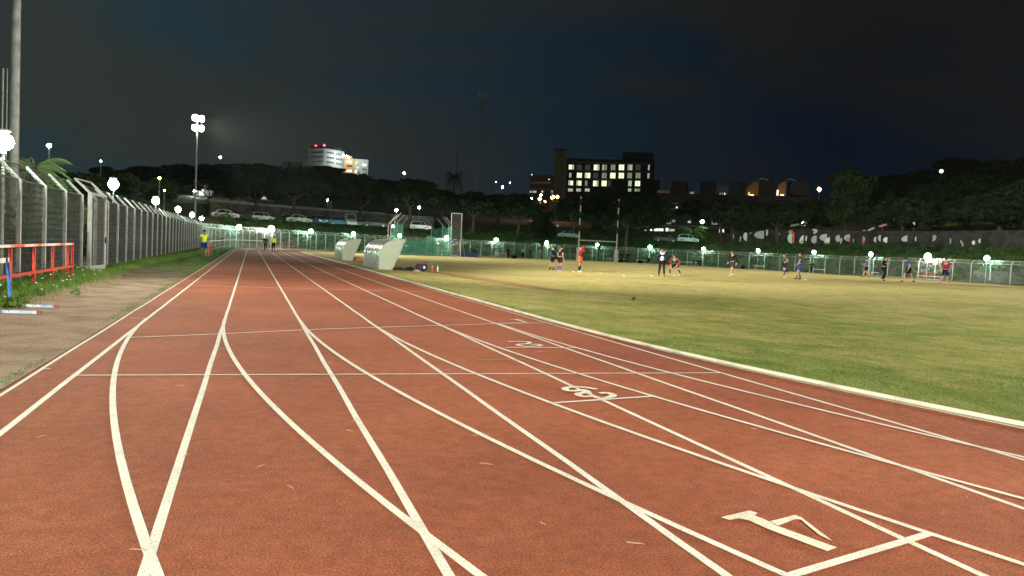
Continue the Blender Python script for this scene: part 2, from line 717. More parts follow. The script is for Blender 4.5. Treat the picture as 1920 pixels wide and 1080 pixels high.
# lane lines
off = [.01, -.004, .012, .008, 0, -.04, -.1]
b = MB()
for i in range(7):
    pts, y = [], -28
    while y <= YF:
        pts.append((i * W6 + off[i] + .004 * sin(y * 2.3 + i), y)); y += 1.5
    b.strip(pts, .05, .003)
b.strip([(-.36 + .006 * sin(k * 1.9), -28 + k * 1.5) for k in range(86)], .035, .003)
boff = [0, .01, -.02, .005, 0, 0, -.1]
for i in range(7):
    K = 90
    r = RF + (6 - i) * W6
    pts = [(FX + r * cos(pi - pi * k / K), YF + r * sin(pi - pi * k / K)) for k in range(K + 1)]
    b.strip(pts, .05, .0035)
structure(b.build('lane_lines', LINE))
b = MB()
for i in range(6):
    r = RB + (6 - i) * W6 + boff[i]
    pts = []
    for k in range(120):
        a = pi + pi * .40 * k / 120
        pts.append((BX + r * cos(a), YT + r * sin(a)))
    b.strip(pts, .05, .006)
structure(b.build('bend_lines', LINE))


def gpt(px, py):
    d = ray(px, py)
    t = -CAM.z / d.z
    return (CAM.x + d.x * t, CAM.y + d.y * t)


b = MB()
for y, x0, x1, wd in ((8.65, -.0, 7.2, .04), (24.2, 0, 7.3, .05), (30.0, 0, 7.3, .05), (37.0, 0, 7.3, .05), (60, 0, 7.3, .04)):
    b.strip([(x0, y), (x1, y)], wd, .009)
b.strip([gpt(*p) for p in ((240, 634), (412, 627), (575, 619), (709, 614.5), (826, 611), (932, 607.5), (1040, 606))], .045, .009)
b.strip([gpt(*p) for p in ((1040, 757), (1230, 744))], .05, .010)
b.strip([gpt(*p) for p in ((948, 652.5), (1080, 653))], .05, .010)
b.strip([gpt(*p) for p in ((925, 606.8), (1040, 604.5))], .03, .0105)
b.strip([gpt(*p) for p in ((1476, 1084), (1744, 1003))], .055, .010)
b.strip([gpt(*p) for p in ((243, 597), (272, 597.5))], .03, .009)
b.strip([gpt(*p) for p in ((83, 693), (94, 692.5))], .03, .009)
structure(b.build('cross_lines', LINE))

b = MB()
def poly(pts, z=.0125):
    g = [gpt(*p) for p in pts]
    b.add([(x, y, z) for x, y in g], [tuple(range(len(g)))])
def stroke(pts, wd=.06, z=.0125):
    # round the strokes by subdividing with Catmull-Rom
    g = [Vector(gpt(*p)) for p in pts]
    out = []
    for i in range(len(g) - 1):
        p0, p1, p2, p3 = g[max(0, i - 1)], g[i], g[i + 1], g[min(len(g) - 1, i + 2)]
        for k in range(5):
            t = k / 5
            out.append(.5 * ((2 * p1) + (-p0 + p2) * t + (2 * p0 - 5 * p1 + 4 * p2 - p3) * t * t + (-p0 + 3 * p1 - 3 * p2 + p3) * t ** 3))
    out.append(g[-1])
    b.strip([(p.x, p.y) for p in out], wd, z)
poly([(1351, 974), (1405, 961), (1421, 966), (1414, 970), (1440, 981), (1457, 990), (1569, 1031), (1551, 1038), (1440, 996), (1405, 980), (1385, 976), (1368, 979)])
poly([(1443, 981.5), (1464, 976.5), (1490, 969.5), (1502, 974), (1561, 1019), (1535, 1007), (1501, 978), (1489, 978), (1459, 990)], .0130)
sx_ = lambda q: [(820 + x / 4.364, 580 + y / 4.364) for x, y in q]
stroke(sx_([(1302, 662), (1215, 648), (1110, 643), (1045, 655), (1062, 672), (1120, 676), (1185, 668)]), .075)
stroke(sx_([(1230, 686), (1150, 702), (1190, 722), (1275, 722), (1340, 739), (1405, 729), (1440, 712), (1390, 692), (1330, 696)]), .075, .0130)
stroke(sx_([(1180, 664), (1225, 678), (1240, 700)]), .06, .0135)
stroke(sx_([(575, 270), (640, 268), (720, 269), (757, 276), (730, 288), (668, 292), (662, 300), (720, 309), (800, 308), (846, 301), (820, 293), (760, 293)]), .07)
stroke(sx_([(592, 86), (690, 86)]), .06)
stroke(sx_([(640, 87), (735, 112)]), .07, .0130)
structure(b.build('lane_numbers', m_line('number_paint', (.84, .79, .62))))
b = MB()
def ln(p, q, wd=.03, z=.011): b.strip([gpt(*p), gpt(*q)], wd, z)
ln((895, 676.5), (985, 676)); ln((903, 679), (925, 678.5))
structure(b.build('green_marks', mat('green_marking', (.28, .36, .05), .8)))
b = MB()
for p, q in (((308, 585.5), (382, 586.5)), ((452, 558.5), (512, 559.5)), ((233, 656), (250, 656)), ((412, 655), (430, 655))):
    ln(p, q)
structure(b.build('yellow_marks', mat('yellow_marking', (.62, .42, .08), .8)))

# dry pine needles lying on the track
b = MB()
for k in range(90):
    x, y = random.uniform(0, 9.5), 2.6 + 30 * random.random() ** 1.7
    a, ln_ = random.uniform(0, pi), random.uniform(.03, .09)
    c, s = cos(a), sin(a)
    for q in (-.10, .10):
        ca, sa = cos(a + q), sin(a + q)
        b.bar((x, y, .0155), (x + ca * ln_, y + sa * ln_, .017), .0016, .0015)
tag(b.build('pine_needles', mat('dry_needle', (.55, .36, .22), .8)), 'pale dry pine needles scattered over the red track', 'pine needles', kind='stuff')

# red dirt runway inside the field
pts = [(11.0, 44), (11.4, 41), (11.6, 38), (11.7, 34), (11.9, 31), (12.0, 28.6), (12.3, 26.6)]
b = MB()
wd = [.5, .9, 1.0, 1.1, 1.0, .8, .25]
vs, fs = [], []
fine = []
for i in range(len(pts) - 1):
    for k in range(6):
        t = k / 6
        fine.append((pts[i][0] * (1 - t) + pts[i + 1][0] * t, pts[i][1] * (1 - t) + pts[i + 1][1] * t, wd[i] * (1 - t) + wd[i + 1] * t))
for x, y, ww in fine:
    a = ww * .5 * (1 + .22 * sin(y * 3.3)); c = ww * .5 * (1 + .22 * sin(y * 2.1 + 1))
    for xx in (x - a, x + c): vs.append((xx, y, crown(xx, y) + .026))
for i in range(len(fine) - 1): fs.append((2 * i, 2 * i + 2, 2 * i + 3, 2 * i + 1))
b.add(vs, fs)
structure(b.build('runway_dirt', mat('red_earth', (.42, .20, .09), .9, (.25, .17, .07), 2.5, bump=.4)))


# ------------------------------------------------------------------ grass as real blades
def blades(name, xs, ys, zs, h, wd, lean, material, label, cat):
    n = len(xs)
    a = rng.uniform(0, 2 * pi, n)
    la = rng.uniform(0, 2 * pi, n)
    hh = h * rng.uniform(.5, 1.3, n)
    ww = wd * rng.uniform(.6, 1.3, n) / 2
    ln_ = lean * rng.uniform(.2, 1.3, n) * hh
    v = np.zeros((n, 3, 3))
    v[:, 0] = np.c_[xs - np.cos(a) * ww, ys - np.sin(a) * ww, zs - .005]
    v[:, 1] = np.c_[xs + np.cos(a) * ww, ys + np.sin(a) * ww, zs - .005]
    v[:, 2] = np.c_[xs + np.cos(la) * ln_, ys + np.sin(la) * ln_, zs + hh * .9]
    me = bpy.data.meshes.new(name)
    me.vertices.add(n * 3)
    me.vertices.foreach_set('co', v.reshape(-1))
    me.loops.add(n * 3)
    me.loops.foreach_set('vertex_index', np.arange(n * 3, dtype=np.int32))
    me.polygons.add(n)
    me.polygons.foreach_set('loop_start', np.arange(0, n * 3, 3, dtype=np.int32))
    me.polygons.foreach_set('loop_total', np.full(n, 3, dtype=np.int32))
    me.update()
    me.materials.append(material)
    o = bpy.data.objects.new(name, me)
    col.objects.link(o)
    return tag(o, label, cat, kind='stuff')


n = 150000
yy = 1.5 + 34 * rng.random(n) ** 1.35
x0 = np.array([xl(v) for v in yy])
xx = x0 + .04 + rng.random(n) ** 1.25 * (4 + yy * .75)
keep = ((np.sin(xx * 2.3 + yy * .9) * np.sin(yy * 1.7 - xx * .6) + rng.normal(0, .6, n)) > -.35) | (xx - x0 < .4)
keep &= ~((np.abs(xx - 11.8) < .55) & (yy > 27))
xx, yy = xx[keep], yy[keep]
zz = np.array([crown(a, c) for a, c in zip(xx, yy)]) + .008
blades('turf_grass', xx, yy, zz, .045, .008, 1.1, BLADE, 'short patchy turf growing inside the white kerb', 'grass')
n = 9000
yy = 3 + 80 * rng.random(n) ** 1.2
xx = np.array([xl(v) for v in yy]) + .08 + np.abs(rng.normal(0, .12, n))
zz = np.array([crown(a, c) for a, c in zip(xx, yy)]) + .008
k = np.sin(yy * .8) + np.sin(yy * .37 + 1) > -.2
blades('kerb_grass', xx[k], yy[k], zz[k], .075, .010, .8, VERGE, 'longer green grass tufts along the white kerb', 'grass')
n = 80000
yy = 11 + 84 * rng.random(n) ** 1.15
xx = -3.75 + np.abs(rng.normal(0, .42, n))
xx = xx * (1 + 0 * yy)
xx = np.where(rng.random(n) < .25, -3.7 + rng.random(n) * (1.1 + .9 * np.clip((yy - 30) / 40, 0, 1)), xx)
blades('verge_grass', xx, yy, np.full(n, .055), .16, .014, .7, VERGE, 'bright green grass verge growing under the grating fence', 'grass')
n = 7000
yy = 5 + 90 * rng.random(n) ** 1.25
xx = -.44 - np.abs(rng.normal(0, .035, n)) * (1 + .05 * yy)
kk = np.sin(yy * .9) + np.sin(yy * .31 + 2) + rng.normal(0, .5, n) > -.2
xx, yy = xx[kk], yy[kk]; n = len(xx)
blades('path_edge_grass', xx, yy, np.full(n, .01), .035, .008, .9, VERGE, 'thin line of grass between dirt path and track edge', 'grass')
n = 26000
yy = 34 + 60 * rng.random(n)
xx = -3.2 + rng.random(n) * 2.7
k = np.sin(xx * 5 + yy * 1.3) * np.sin(yy * .9) + rng.normal(0, .5, n) > .1
blades('path_grass', xx[k], yy[k], np.full(k.sum(), .01), .05, .012, .9, VERGE, 'sparse grass covering the far part of the path', 'grass')


# ------------------------------------------------------------------ leaf clouds
def leafcloud(centres, n, size, name, material):
    """quads of leaf size scattered in balls (x, y, z, r)"""
    cs = np.array(centres, float)
    wts = cs[:, 3] ** 2
    idx = rng.choice(len(cs), n, p=wts / wts.sum())
    d = rng.normal(size=(n, 3))
    d /= np.linalg.norm(d, axis=1)[:, None]
    rr = cs[idx, 3] * (.45 + .6 * rng.random(n) ** .6)
    c = cs[idx, :3] + d * rr[:, None] * np.array([1, 1, .75])
    u = rng.normal(size=(n, 3)); u /= np.linalg.norm(u, axis=1)[:, None]
    v = np.cross(u, rng.normal(size=(n, 3))); v /= np.linalg.norm(v, axis=1)[:, None]
    s = size * rng.uniform(.5, 1.4, n)[:, None]
    q = np.stack([c - u * s, c + v * s * .55, c + u * s, c - v * s * .55], 1)
    me = bpy.data.meshes.new(name)
    me.vertices.add(n * 4)
    me.vertices.foreach_set('co', q.reshape(-1))
    me.loops.add(n * 4)
    me.loops.foreach_set('vertex_index', np.arange(n * 4, dtype=np.int32))
    me.polygons.add(n)
    me.polygons.foreach_set('loop_start', np.arange(0, n * 4, 4, dtype=np.int32))
    me.polygons.foreach_set('loop_total', np.full(n, 4, dtype=np.int32))
    me.update()
    me.materials.append(material)
    return me


def linkmesh(name, me, parent=None, loc=(0, 0, 0)):
    o = bpy.data.objects.new(name, me)
    col.objects.link(o)
    o.parent = parent
    o.location = loc
    return o


def make_tree(kind, seed):
    """unit prototype 10 m tall, crown 8 m wide; returns (trunk mesh, crown mesh)"""
    rr = random.Random(seed)
    t = MB()
    cs = []
    base = Vector((0, 0, -1.2))
    if kind == 'pine':
        fork = Vector((rr.uniform(-.5, .5), rr.uniform(-.4, .4), rr.uniform(3.6, 4.6)))
        t.tube([base, (fork.x * .3, fork.y * .3, 1.5), fork], [.34, .27, .2], 7)
        for k in range(6):
            a = k * pi / 3 + rr.uniform(-.3, .3)
            e = Vector((cos(a) * rr.uniform(1.6, 3), sin(a) * rr.uniform(1.6, 3), rr.uniform(6.3, 7.8)))
            m_ = fork.lerp(e, .5) + Vector((0, 0, -.5))
            t.tube([fork, m_, e], [.15, .10, .05], 5)
        for k in range(80):
            a, q = rr.uniform(0, 2 * pi), rr.random() ** .5
            cs.append((cos(a) * q * 3.6, sin(a) * q * 3.6, 5.6 + rr.uniform(-.9, 1.0) + 2.6 * (1 - q * q), rr.uniform(.6, 1.25)))
    elif kind == 'round':
        fork = Vector((0, 0, 2.6))
        t.tube([base, (0.1, 0, 1), fork], [.3, .24, .2], 7)
        for k in range(5):
            a = k * pi * .4 + rr.uniform(-.3, .3)
            e = Vector((cos(a) * 2.2, sin(a) * 2.2, rr.uniform(5, 7.5)))
            t.tube([fork, fork.lerp(e, .5) + Vector((0, 0, -.3)), e], [.14, .09, .04], 5)
        for k in range(60):
            a, ph, q = rr.uniform(0, 2 * pi), rr.uniform(-1, 1), rr.random() ** .4
            c = sqrt(1 - ph * ph)
            cs.append((cos(a) * c * q * 3.3, sin(a) * c * q * 3.3, 6.2 + ph * q * 3.0, rr.uniform(.6, 1.3)))
    else:                      # bare, thin crowned tree
        fork = Vector((0, 0, 2.2))
        t.tube([base, (0.15, 0, 1), fork], [.28, .22, .18], 7)
        for k in range(6):
            a = k * pi / 3 + rr.uniform(-.3, .3)
            e = Vector((cos(a) * 2.6, sin(a) * 2.6, rr.uniform(5, 8)))
            mid = fork.lerp(e, .45) + Vector((0, 0, .3))
            t.tube([fork, mid, e], [.12, .08, .03], 5)
            for j in range(3):
                e2 = mid.lerp(e, .5) + Vector((rr.uniform(-1.4, 1.4), rr.uniform(-1.4, 1.4), rr.uniform(.6, 1.8)))
                t.tube([mid.lerp(e, .3), e2], [.05, .02], 4)
                cs.append((*e2, rr.uniform(.5, .9)))
            cs.append((*e, rr.uniform(.5, .9)))
    n = {'pine': 15000, 'round': 10000, 'thin': 1500}[kind]
    crown_me = leafcloud(cs, n, .30, 'crown', PINE if kind == 'pine' else LEAF)
    tm = t.mesh('trunk')
    tm.materials.append(BARK)
    return tm, crown_me


PROTO = {k: [make_tree(k, s) for s in range(3 if k != 'thin' else 2)] for k in ('pine', 'round', 'thin')}
# every tree: column in the photograph, distance, top row, crown width in px, kind, label, group
TREES = [
    (150, 95, 318, 110, 'round', 'dark bushy tree behind the fence right of the lime-lit bush', 'g'),
    (228, 120, 322, 90, 'round', 'dim tree behind the fence above the second fence lamp', 'g'),
    (300, 140, 330, 60, 'round', 'small lamp-lit tree glowing green left of the floodlight mast', 'g'),
    (392, 165, 338, 60, 'thin', 'thin tree with pale leaning trunk just right of the floodlight mast', 'g'),
    (432, 172, 326, 80, 'round', 'dark tree right of the small lit chapel house', 'g'),
    (472, 160, 318, 92, 'pine', 'umbrella pine left of the pine over the white parked saloon', 'p'),
    (552, 156, 311, 118, 'pine', 'broad umbrella pine with its trunk beside the white saloon', 'p'),
    (618, 184, 322, 90, 'pine', 'umbrella pine below the white round-fronted building', 'p'),
    (668, 164, 322, 112, 'pine', 'umbrella pine behind the small white van', 'p'),
    (722, 186, 334, 76, 'pine', 'small umbrella pine between the two parked black and white cars', 'p'),
    (770, 160, 331, 118, 'pine', 'broad umbrella pine behind the white car and netting cage', 'p'),
    (828, 186, 352, 80, 'pine', 'umbrella pine under the shaggy palm', 'p'),
    (884, 162, 356, 96, 'pine', 'umbrella pine right of the tall white net gate', 'p'),
    (930, 186, 362, 76, 'pine', 'dark umbrella pine below the tall lattice mast', 'p'),
    (968, 164, 360, 92, 'pine', 'umbrella pine left of the orange street lights', 'p'),
    (1016, 150, 392, 60, 'round', 'low dark tree under the orange street lights', 'g'),
    (1075, 165, 366, 92, 'pine', 'umbrella pine behind the left goal post', 'p'),
    (1122, 152, 412, 34, 'thin', 'small pale-barked tree lit green between the goal posts', 'g'),
    (1134, 190, 364, 84, 'round', 'dark tree in front of the office block, between the goal posts', 'g'),
    (1172, 160, 364, 92, 'pine', 'umbrella pine behind the right goal post', 'p'),
    (1222, 170, 366, 76, 'round', 'dark tree at the right corner of the office block', 'g'),
    (1296, 196, 374, 74, 'pine', 'dark pine left of the lamp-lit palm', 'p'),
    (1352, 182, 370, 92, 'pine', 'pine right of the lamp-lit palm', 'p'),
    (1402, 165, 376, 100, 'round', 'dark tree at the left end of the painted wall', 'g'),
    (1456, 162, 374, 104, 'pine', 'forked pine over the left part of the painted wall', 'p'),
    (1512, 176, 372, 92, 'pine', 'pine above the red and white shape on the painted wall', 'p'),
    (1582, 162, 312, 104, 'round', 'tall dark tree beside the orange street lamp', 'g'),
    (1638, 176, 350, 92, 'pine', 'pine over the pink shape on the painted wall', 'p'),
    (1692, 158, 366, 112, 'pine', 'forked pine with pale trunk over the right part of the painted wall', 'p'),
    (1745, 182, 342, 104, 'round', 'dark tree left of the lime street lamp', 'g'),
    (1806, 196, 322, 120, 'round', 'dark round tree under the lime street lamp', 'g'),
    (1872, 152, 352, 160, 'pine', 'big forked pine at the right edge behind the fence', 'p'),
    (1945, 150, 330, 140, 'round', 'dark tree cut by the right edge of the photo', 'g'),
    (1618, 250, 338, 90, 'round', 'hillside tree left of the white hilltop light', 'h'),
    (1665, 262, 326, 96, 'round', 'hillside tree third from the hill top, on its left slope', 'h'),
    (1722, 262, 318, 104, 'round', 'hillside tree just left of the white hilltop light', 'h'),
    (1790, 270, 292, 112, 'round', 'tallest tree on the hill top at right', 'h'),
    (1852, 262, 298, 118, 'round', 'hilltop tree right of the tallest one', 'h'),
    (1915, 252, 292, 120, 'round', 'hilltop tree at the right edge of the photo', 'h'),
    (270, 230, 308, 96, 'round', 'far dark tree left of the floodlight mast', 'h'),
    (340, 240, 306, 96, 'round', 'far dark tree just left of the mast pole', 'h'),
    (408, 250, 306, 96, 'round', 'far dark tree right of the mast pole', 'h'),
    (478, 300, 304, 80, 'round', 'far tree left of the low wing of the white building', 'h'),
    (530, 330, 318, 70, 'round', 'hillside tree under the low wing of the white building', 'h'),
    (606, 400, 311, 84, 'round', 'tree crown just in front of the white round-fronted building', 'h'),
    (655, 390, 326, 70, 'round', 'hillside tree under the orange wing of the white building', 'h'),
    (702, 380, 337, 66, 'round', 'hillside tree right of the orange wing', 'h'),
    (200, 180, 312, 96, 'round', 'dim tree between the two small lamps at upper left', 'h'),
    (60, 80, 322, 90, 'round', 'dark tree behind the fence under the lit palm fronds', 'g'),
]
GR = {'p': 'umbrella pines behind the far fence', 'g': 'broad trees behind the fence', 'h': 'trees on the hillsides'}
for i, (px, dist, top, wpx, kind, label, g) in enumerate(TREES):
    p = at(px, dist)
    tp = P(px, top, dist)
    H = max(3, tp.z - p.z)
    Wd = wpx * dist / F * 1.05
    e = empty({'pine': 'pine_tree', 'round': 'broadleaf_tree', 'thin': 'slender_tree'}[kind], p, rng.uniform(0, 6.28), label, 'tree', GR[g])
    sz = H / (9.9 if kind != 'thin' else 8.6)
    sx = Wd / (8.8 if kind != 'thin' else 6.6)
    e.scale = (sx, sx, sz)
    tm, cm = PROTO[kind][i % len(PROTO[kind])]
    linkmesh('trunk', tm, e)
    linkmesh('crown', cm, e)


def frond_palm(px, dist, topy, label, nf=15, fl=2.4, shag=False, m=None, name='palm_tree'):
    p = at(px, dist)
    H = P(px, topy, dist).z - p.z
    e = empty(name, p, 0, label, 'palm')
    th = H - fl * .45
    t = MB(); t.tube([(0, 0, -.6), (.05, 0, th * .5), (0, 0, th)], [.28, .22, .2], 8)
    t.build('trunk', BARK, e)
    b = MB()
    for k in range(nf):
        a = k * 2.399
        up = .95 - 1.25 * (k / nf)
        if shag: up = 1.1 - 2.3 * (k / nf)
        pts = []
        for j in range(7):
            s = j / 6
            pts.append(Vector((cos(a) * fl * s * (1 - .12 * s), sin(a) * fl * s * (1 - .12 * s), th + fl * (up * s - .75 * s * s))))
        b.tube(pts, [.03, .028, .025, .02, .015, .01, .006], 4)
        for j in range(26):
            s = .12 + .86 * j / 26
            q = pts[min(5, int(s * 6))].lerp(pts[min(6, int(s * 6) + 1)], s * 6 - int(s * 6))
            sd = Vector((-sin(a), cos(a), 0))
            fw = Vector((cos(a), sin(a), 0))
            L_ = fl * .34 * (1 - .75 * abs(s - .45))
            for sg in (-1, 1):
                tip = q + sd * sg * L_ * .75 + fw * L_ * .55 - Vector((0, 0, L_ * .55))
                b.add([q, q + fw * fl * .011, tip, q - fw * fl * .011], [(0, 1, 2, 3)])
    b.build('fronds', m or BRIGHT, e)
    return e


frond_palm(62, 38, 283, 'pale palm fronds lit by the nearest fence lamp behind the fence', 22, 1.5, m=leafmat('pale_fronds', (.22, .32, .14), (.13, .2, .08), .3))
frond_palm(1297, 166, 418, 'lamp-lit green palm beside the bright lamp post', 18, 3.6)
frond_palm(846, 230, 321, 'dark shaggy palm standing above the pines', 30, 3.0, True, LEAF)

# bush lit lime behind the left fence, shrubs behind it
def shrub(px, dist, hh, ww, label, m=None, n=1600, group='shrubs behind the left fence', z=None):
    p = at(px, dist)
    if z is not None: p.z = z
    cs = [(random.uniform(-ww, ww) * .4, random.uniform(-ww, ww) * .4, random.uniform(.15, .75) * hh, hh * random.uniform(.2, .34)) for _ in range(14)]
    e = empty('shrub', p, 0, label, 'shrub', group)
    linkmesh('foliage', leafcloud(cs, n, .10, 'foliage', m or LEAF), e)
    t = MB()
    for k in range(4):
        a = k * 1.6
        t.tube([(0, 0, -.3), (cos(a) * ww * .25, sin(a) * ww * .25, hh * .6)], [.035, .015], 5)
    t.build('stem', BARK, e)
    return e


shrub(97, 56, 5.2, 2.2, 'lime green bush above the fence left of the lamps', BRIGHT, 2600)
SHR = ['first', 'second', 'third', 'fourth', 'fifth', 'sixth', 'seventh', 'eighth', 'ninth']
for k in range(9):
    y = 18 + k * 8.5
    p = Vector((-5.6 - random.random() * 1.5, y, gz(-6, y)))
    cs = [(random.uniform(-1, 1), random.uniform(-2.6, 2.6), random.uniform(.3, 1.5), random.uniform(.4, .7)) for _ in range(20)]
    e = empty('shrub', p, 0, SHR[k] + ' shrub seen through the left grating fence, counted from the camera', 'shrub', 'shrubs behind the left fence')
    linkmesh('foliage', leafcloud(cs, 2200, .09, 'foliage', LEAF), e)

# hedge and scrub on the bank behind the far fence
def along(s_px, d):
    """point at offset d outside the fence in the direction of photo column s_px"""
    q = P(s_px, 460, 10)
    dx, dy = q.x - CAM.x, q.y
    n_ = hypot(dx, dy); dx /= n_; dy /= n_
    t = 60.0
    while d_out(CAM.x + dx * t, dy * t) < d: t += .25
    return Vector((CAM.x + dx * t, dy * t, gz(CAM.x + dx * t, dy * t))), t


cs = []
for k in range(900):
    px = rng.uniform(395, 1960)
    d = 1.6 + 11 * rng.random() ** 1.1
    p, _ = along(px, d)
    r = rng.uniform(.45, 1.15)
    cs.append((p.x, p.y, p.z + r * .35, r))
tag(linkmesh('bank_scrub', leafcloud(cs, 90000, .13, 'bank_scrub', leafmat('scrub', (.06, .15, .03), (.025, .07, .015)))), 'dense green scrub and ivy covering the bank behind the fence', 'scrub', kind='stuff')

# weeds by the red railing
WEED = leafmat('weed_leaves', (.15, .27, .055), (.07, .14, .028), .35)
cs = []
for k in range(110):
    y = random.uniform(13.2, 26) if k < 80 else random.uniform(13.2, 18.5)
    x = -3.3 + abs(random.gauss(0, .42)) * (1.15 if y < 20 else .75)
    hgt = max(.05, .42 - .45 * (x + 3.3)) * random.uniform(.4, 1.2)
    cs.append((x, y, hgt * .6 + .03, random.uniform(.08, .22)))
tag(linkmesh('weeds', leafcloud(cs, 9000, .045, 'weeds', WEED)), 'leafy green mallow weeds around the red railing posts', 'weeds', kind='stuff')
n = 16000
yy = 12.5 + 15 * rng.random(n)
xx = -3.45 + np.abs(rng.normal(0, .45, n))
blades('tall_grass', xx, yy, np.full(n, .05), .26, .013, .6, WEED, 'tall thin grass growing between the railing and fence', 'grass')
b = MB()
for k in range(40):
    b.ball((random.uniform(-3.1, -2.35), random.uniform(14, 27), random.uniform(.15, .42)), .022, 6, 3, (1, 1, .5))
tag(b.build('daisies', WHITE), 'small white flowers dotted over the weeds', 'flowers', kind='stuff')


# ------------------------------------------------------------------ fences
def fence_panel(wd, h, nx, nz_, flat, rod, arm=True, out=.42, up=.42):
    b = MB()
    for k in range(nz_ + 1):
        z = .06 + (h - .1) * k / nz_
        b.box((wd / 2, 0, z), (wd, flat, .007 if flat > .01 else flat))
    for k in range(1, nx):
        b.box((wd * k / nx, .001, .06 + (h - .1) / 2), (rod, rod, h - .1))
    b.box((wd / 2, 0, h - .02), (wd, .03, .045))
    if arm:
        for k in range(1, 6):
            t = k / 5
            b.box((wd / 2, out * t, h + up * t), (wd, .022 if k < 5 else .035, .012 if k < 5 else .03))
    return b.mesh('panel')


def fence_post(h, wd, dp, out=.42, up=.42):
    b = MB()
    b.box((0, 0, h / 2 - .15), (wd, dp, h + .3))
    b.bar((0, .0, h - .03), (0, out, h + up), wd * .85, dp * .8)
    me = b.mesh('post')
    me.materials.append(GALV)
    return me


FX0 = -3.42
e = empty('grating_fence', (FX0, 18.45, .0), pi / 2, 'tall galvanised steel grating fence along the left side of the track', 'fence')
SP = 2.36
pm = fence_panel(SP, 2.5, 34, 16, .036, .009)
pm.materials.append(mat('grating_steel', (.095, .105, .098), .65, (.05, .058, .054), 2.5, metal=.2))
po = fence_post(2.5, .10, .09)
gate_k = {4}
for k in range(-10, 31):
    o = linkmesh('post', po, e, (k * SP, -.02, 0))
    if k in gate_k: continue
    o = linkmesh('panel', pm, e, (k * SP + .0, 0, 0))
# gate leaf between the pillars
g = empty('steel_gate', (FX0 + .22, 18.45 + 4 * SP + .12, 0), pi / 2 - .06, 'steel gate leaf standing slightly proud of the left fence past the railing', 'gate')
b = MB()
b.box((.05, 0, 1.3), (.11, .11, 2.6)); b.box((2.05, 0, 1.3), (.07, .07, 2.6))
b.box((1.05, 0, 2.56), (1.94, .06, .07)); b.box((1.05, 0, .16), (1.94, .06, .26))
b.build('gate_frame', GALV, g)
b = MB()
for k in range(17): b.box((1.05, .004, .38 + k * .127), (1.9, .025, .005))
for k in range(30): b.box((.14 + k * .063, .002, 1.4), (.006, .006, 2.2))
b.build('mesh_infill', GALV_D, g)
b = MB(); b.box((1.93, -.06, 1.1), (.03, .05, .2)); b.build('latch', BLACK, g)
b = MB(); b.bar((.05, 0, 2.56), (.05, .45, 3.0), .06); b.bar((2.05, 0, 2.56), (2.05, .45, 3.0), .06); b.bar((0.02, .44, 3.0), (2.08, .44, 3.0), .04)
b.build('top_arm', GALV, g)

# far wire fence on the curve
e2 = empty('wire_fence', (FCX, FY1, 0), 0, 'long cranked-post wire fence curving round the far end of the field', 'fence')
po2 = fence_post(2.45, .085, .085, .34, .40)
b = MB()
pmw = {}
pts = []
s = 0.0
y = 92.8
while y < FY1:
    pts.append((FX0, y, pi)); y += 2.2
a = pi
while a > 0:
    pts.append((FCX + FR * cos(a), FY1 + FR * sin(a), a))
    sp = 2.15 if a > .85 else 2.9
    a -= sp / FR
y = FY1
while y > 58:
    pts.append((FCX + FR, y, 0)); y -= 2.9
for i, (x, y, a) in enumerate(pts):
    z = gz(x, y)
    o = linkmesh('post', po2, e2, (x - FCX, y - FY1, z))
    o.rotation_euler = (0, 0, a - pi / 2)
    if i < len(pts) - 1:
        x2, y2, _ = pts[i + 1]
        Ls = hypot(x2 - x, y2 - y)
        key = round(Ls, 1)
        if key not in pmw:
            me = fence_panel(key, 2.45, int(key / .15), 16, .007, .006, True, .34, .40)
            me.materials.append(GALV)
            pmw[key] = me
        o = linkmesh('panel', pmw[key], e2, (x2 - FCX, y2 - FY1, z))
        o.rotation_euler = (0, 0, atan2(y - y2, x - x2))
        # the panel's outward side must face away from the field
        nx_, ny_ = -sin(o.rotation_euler[2]), cos(o.rotation_euler[2])
        if nx_ * cos(a) + ny_ * sin(a) < 0:
            o.location = (x - FCX, y - FY1, z)
            o.rotation_euler = (0, 0, atan2(y2 - y, x2 - x))


# ------------------------------------------------------------------ lamps on the fence
def fence_lamp(x, y, label, rz=0, h=3.38, r=.17, m=None, z=None, group='lamp posts along the fence', name='lamp_post', h2=None):
    z = gz(x, y) if z is None else z
    e = empty(name, (x, y, z), rz, label, 'lamp post', group)
    b = MB(); b.tube([(0, 0, -.2), (0, 0, h)], [.035, .03], 8); b.build('pole', GALV, e)
    b = MB()
    b.box((0, 0, h + .02), (.10, .10, .08))
    b.box((0, .0, h + 2 * r + .10), (.30, .24, .045))
    b.bar((0, .1, h + .02), (0, .12, h + 2 * r + .1), .025)
    b.build('lamp_housing', GALV_D, e)
    b = MB(); b.ball((0, 0, h + r + .05), r, 10, 6)
    b.build('globe', m or M_LAMP, e)
    return e


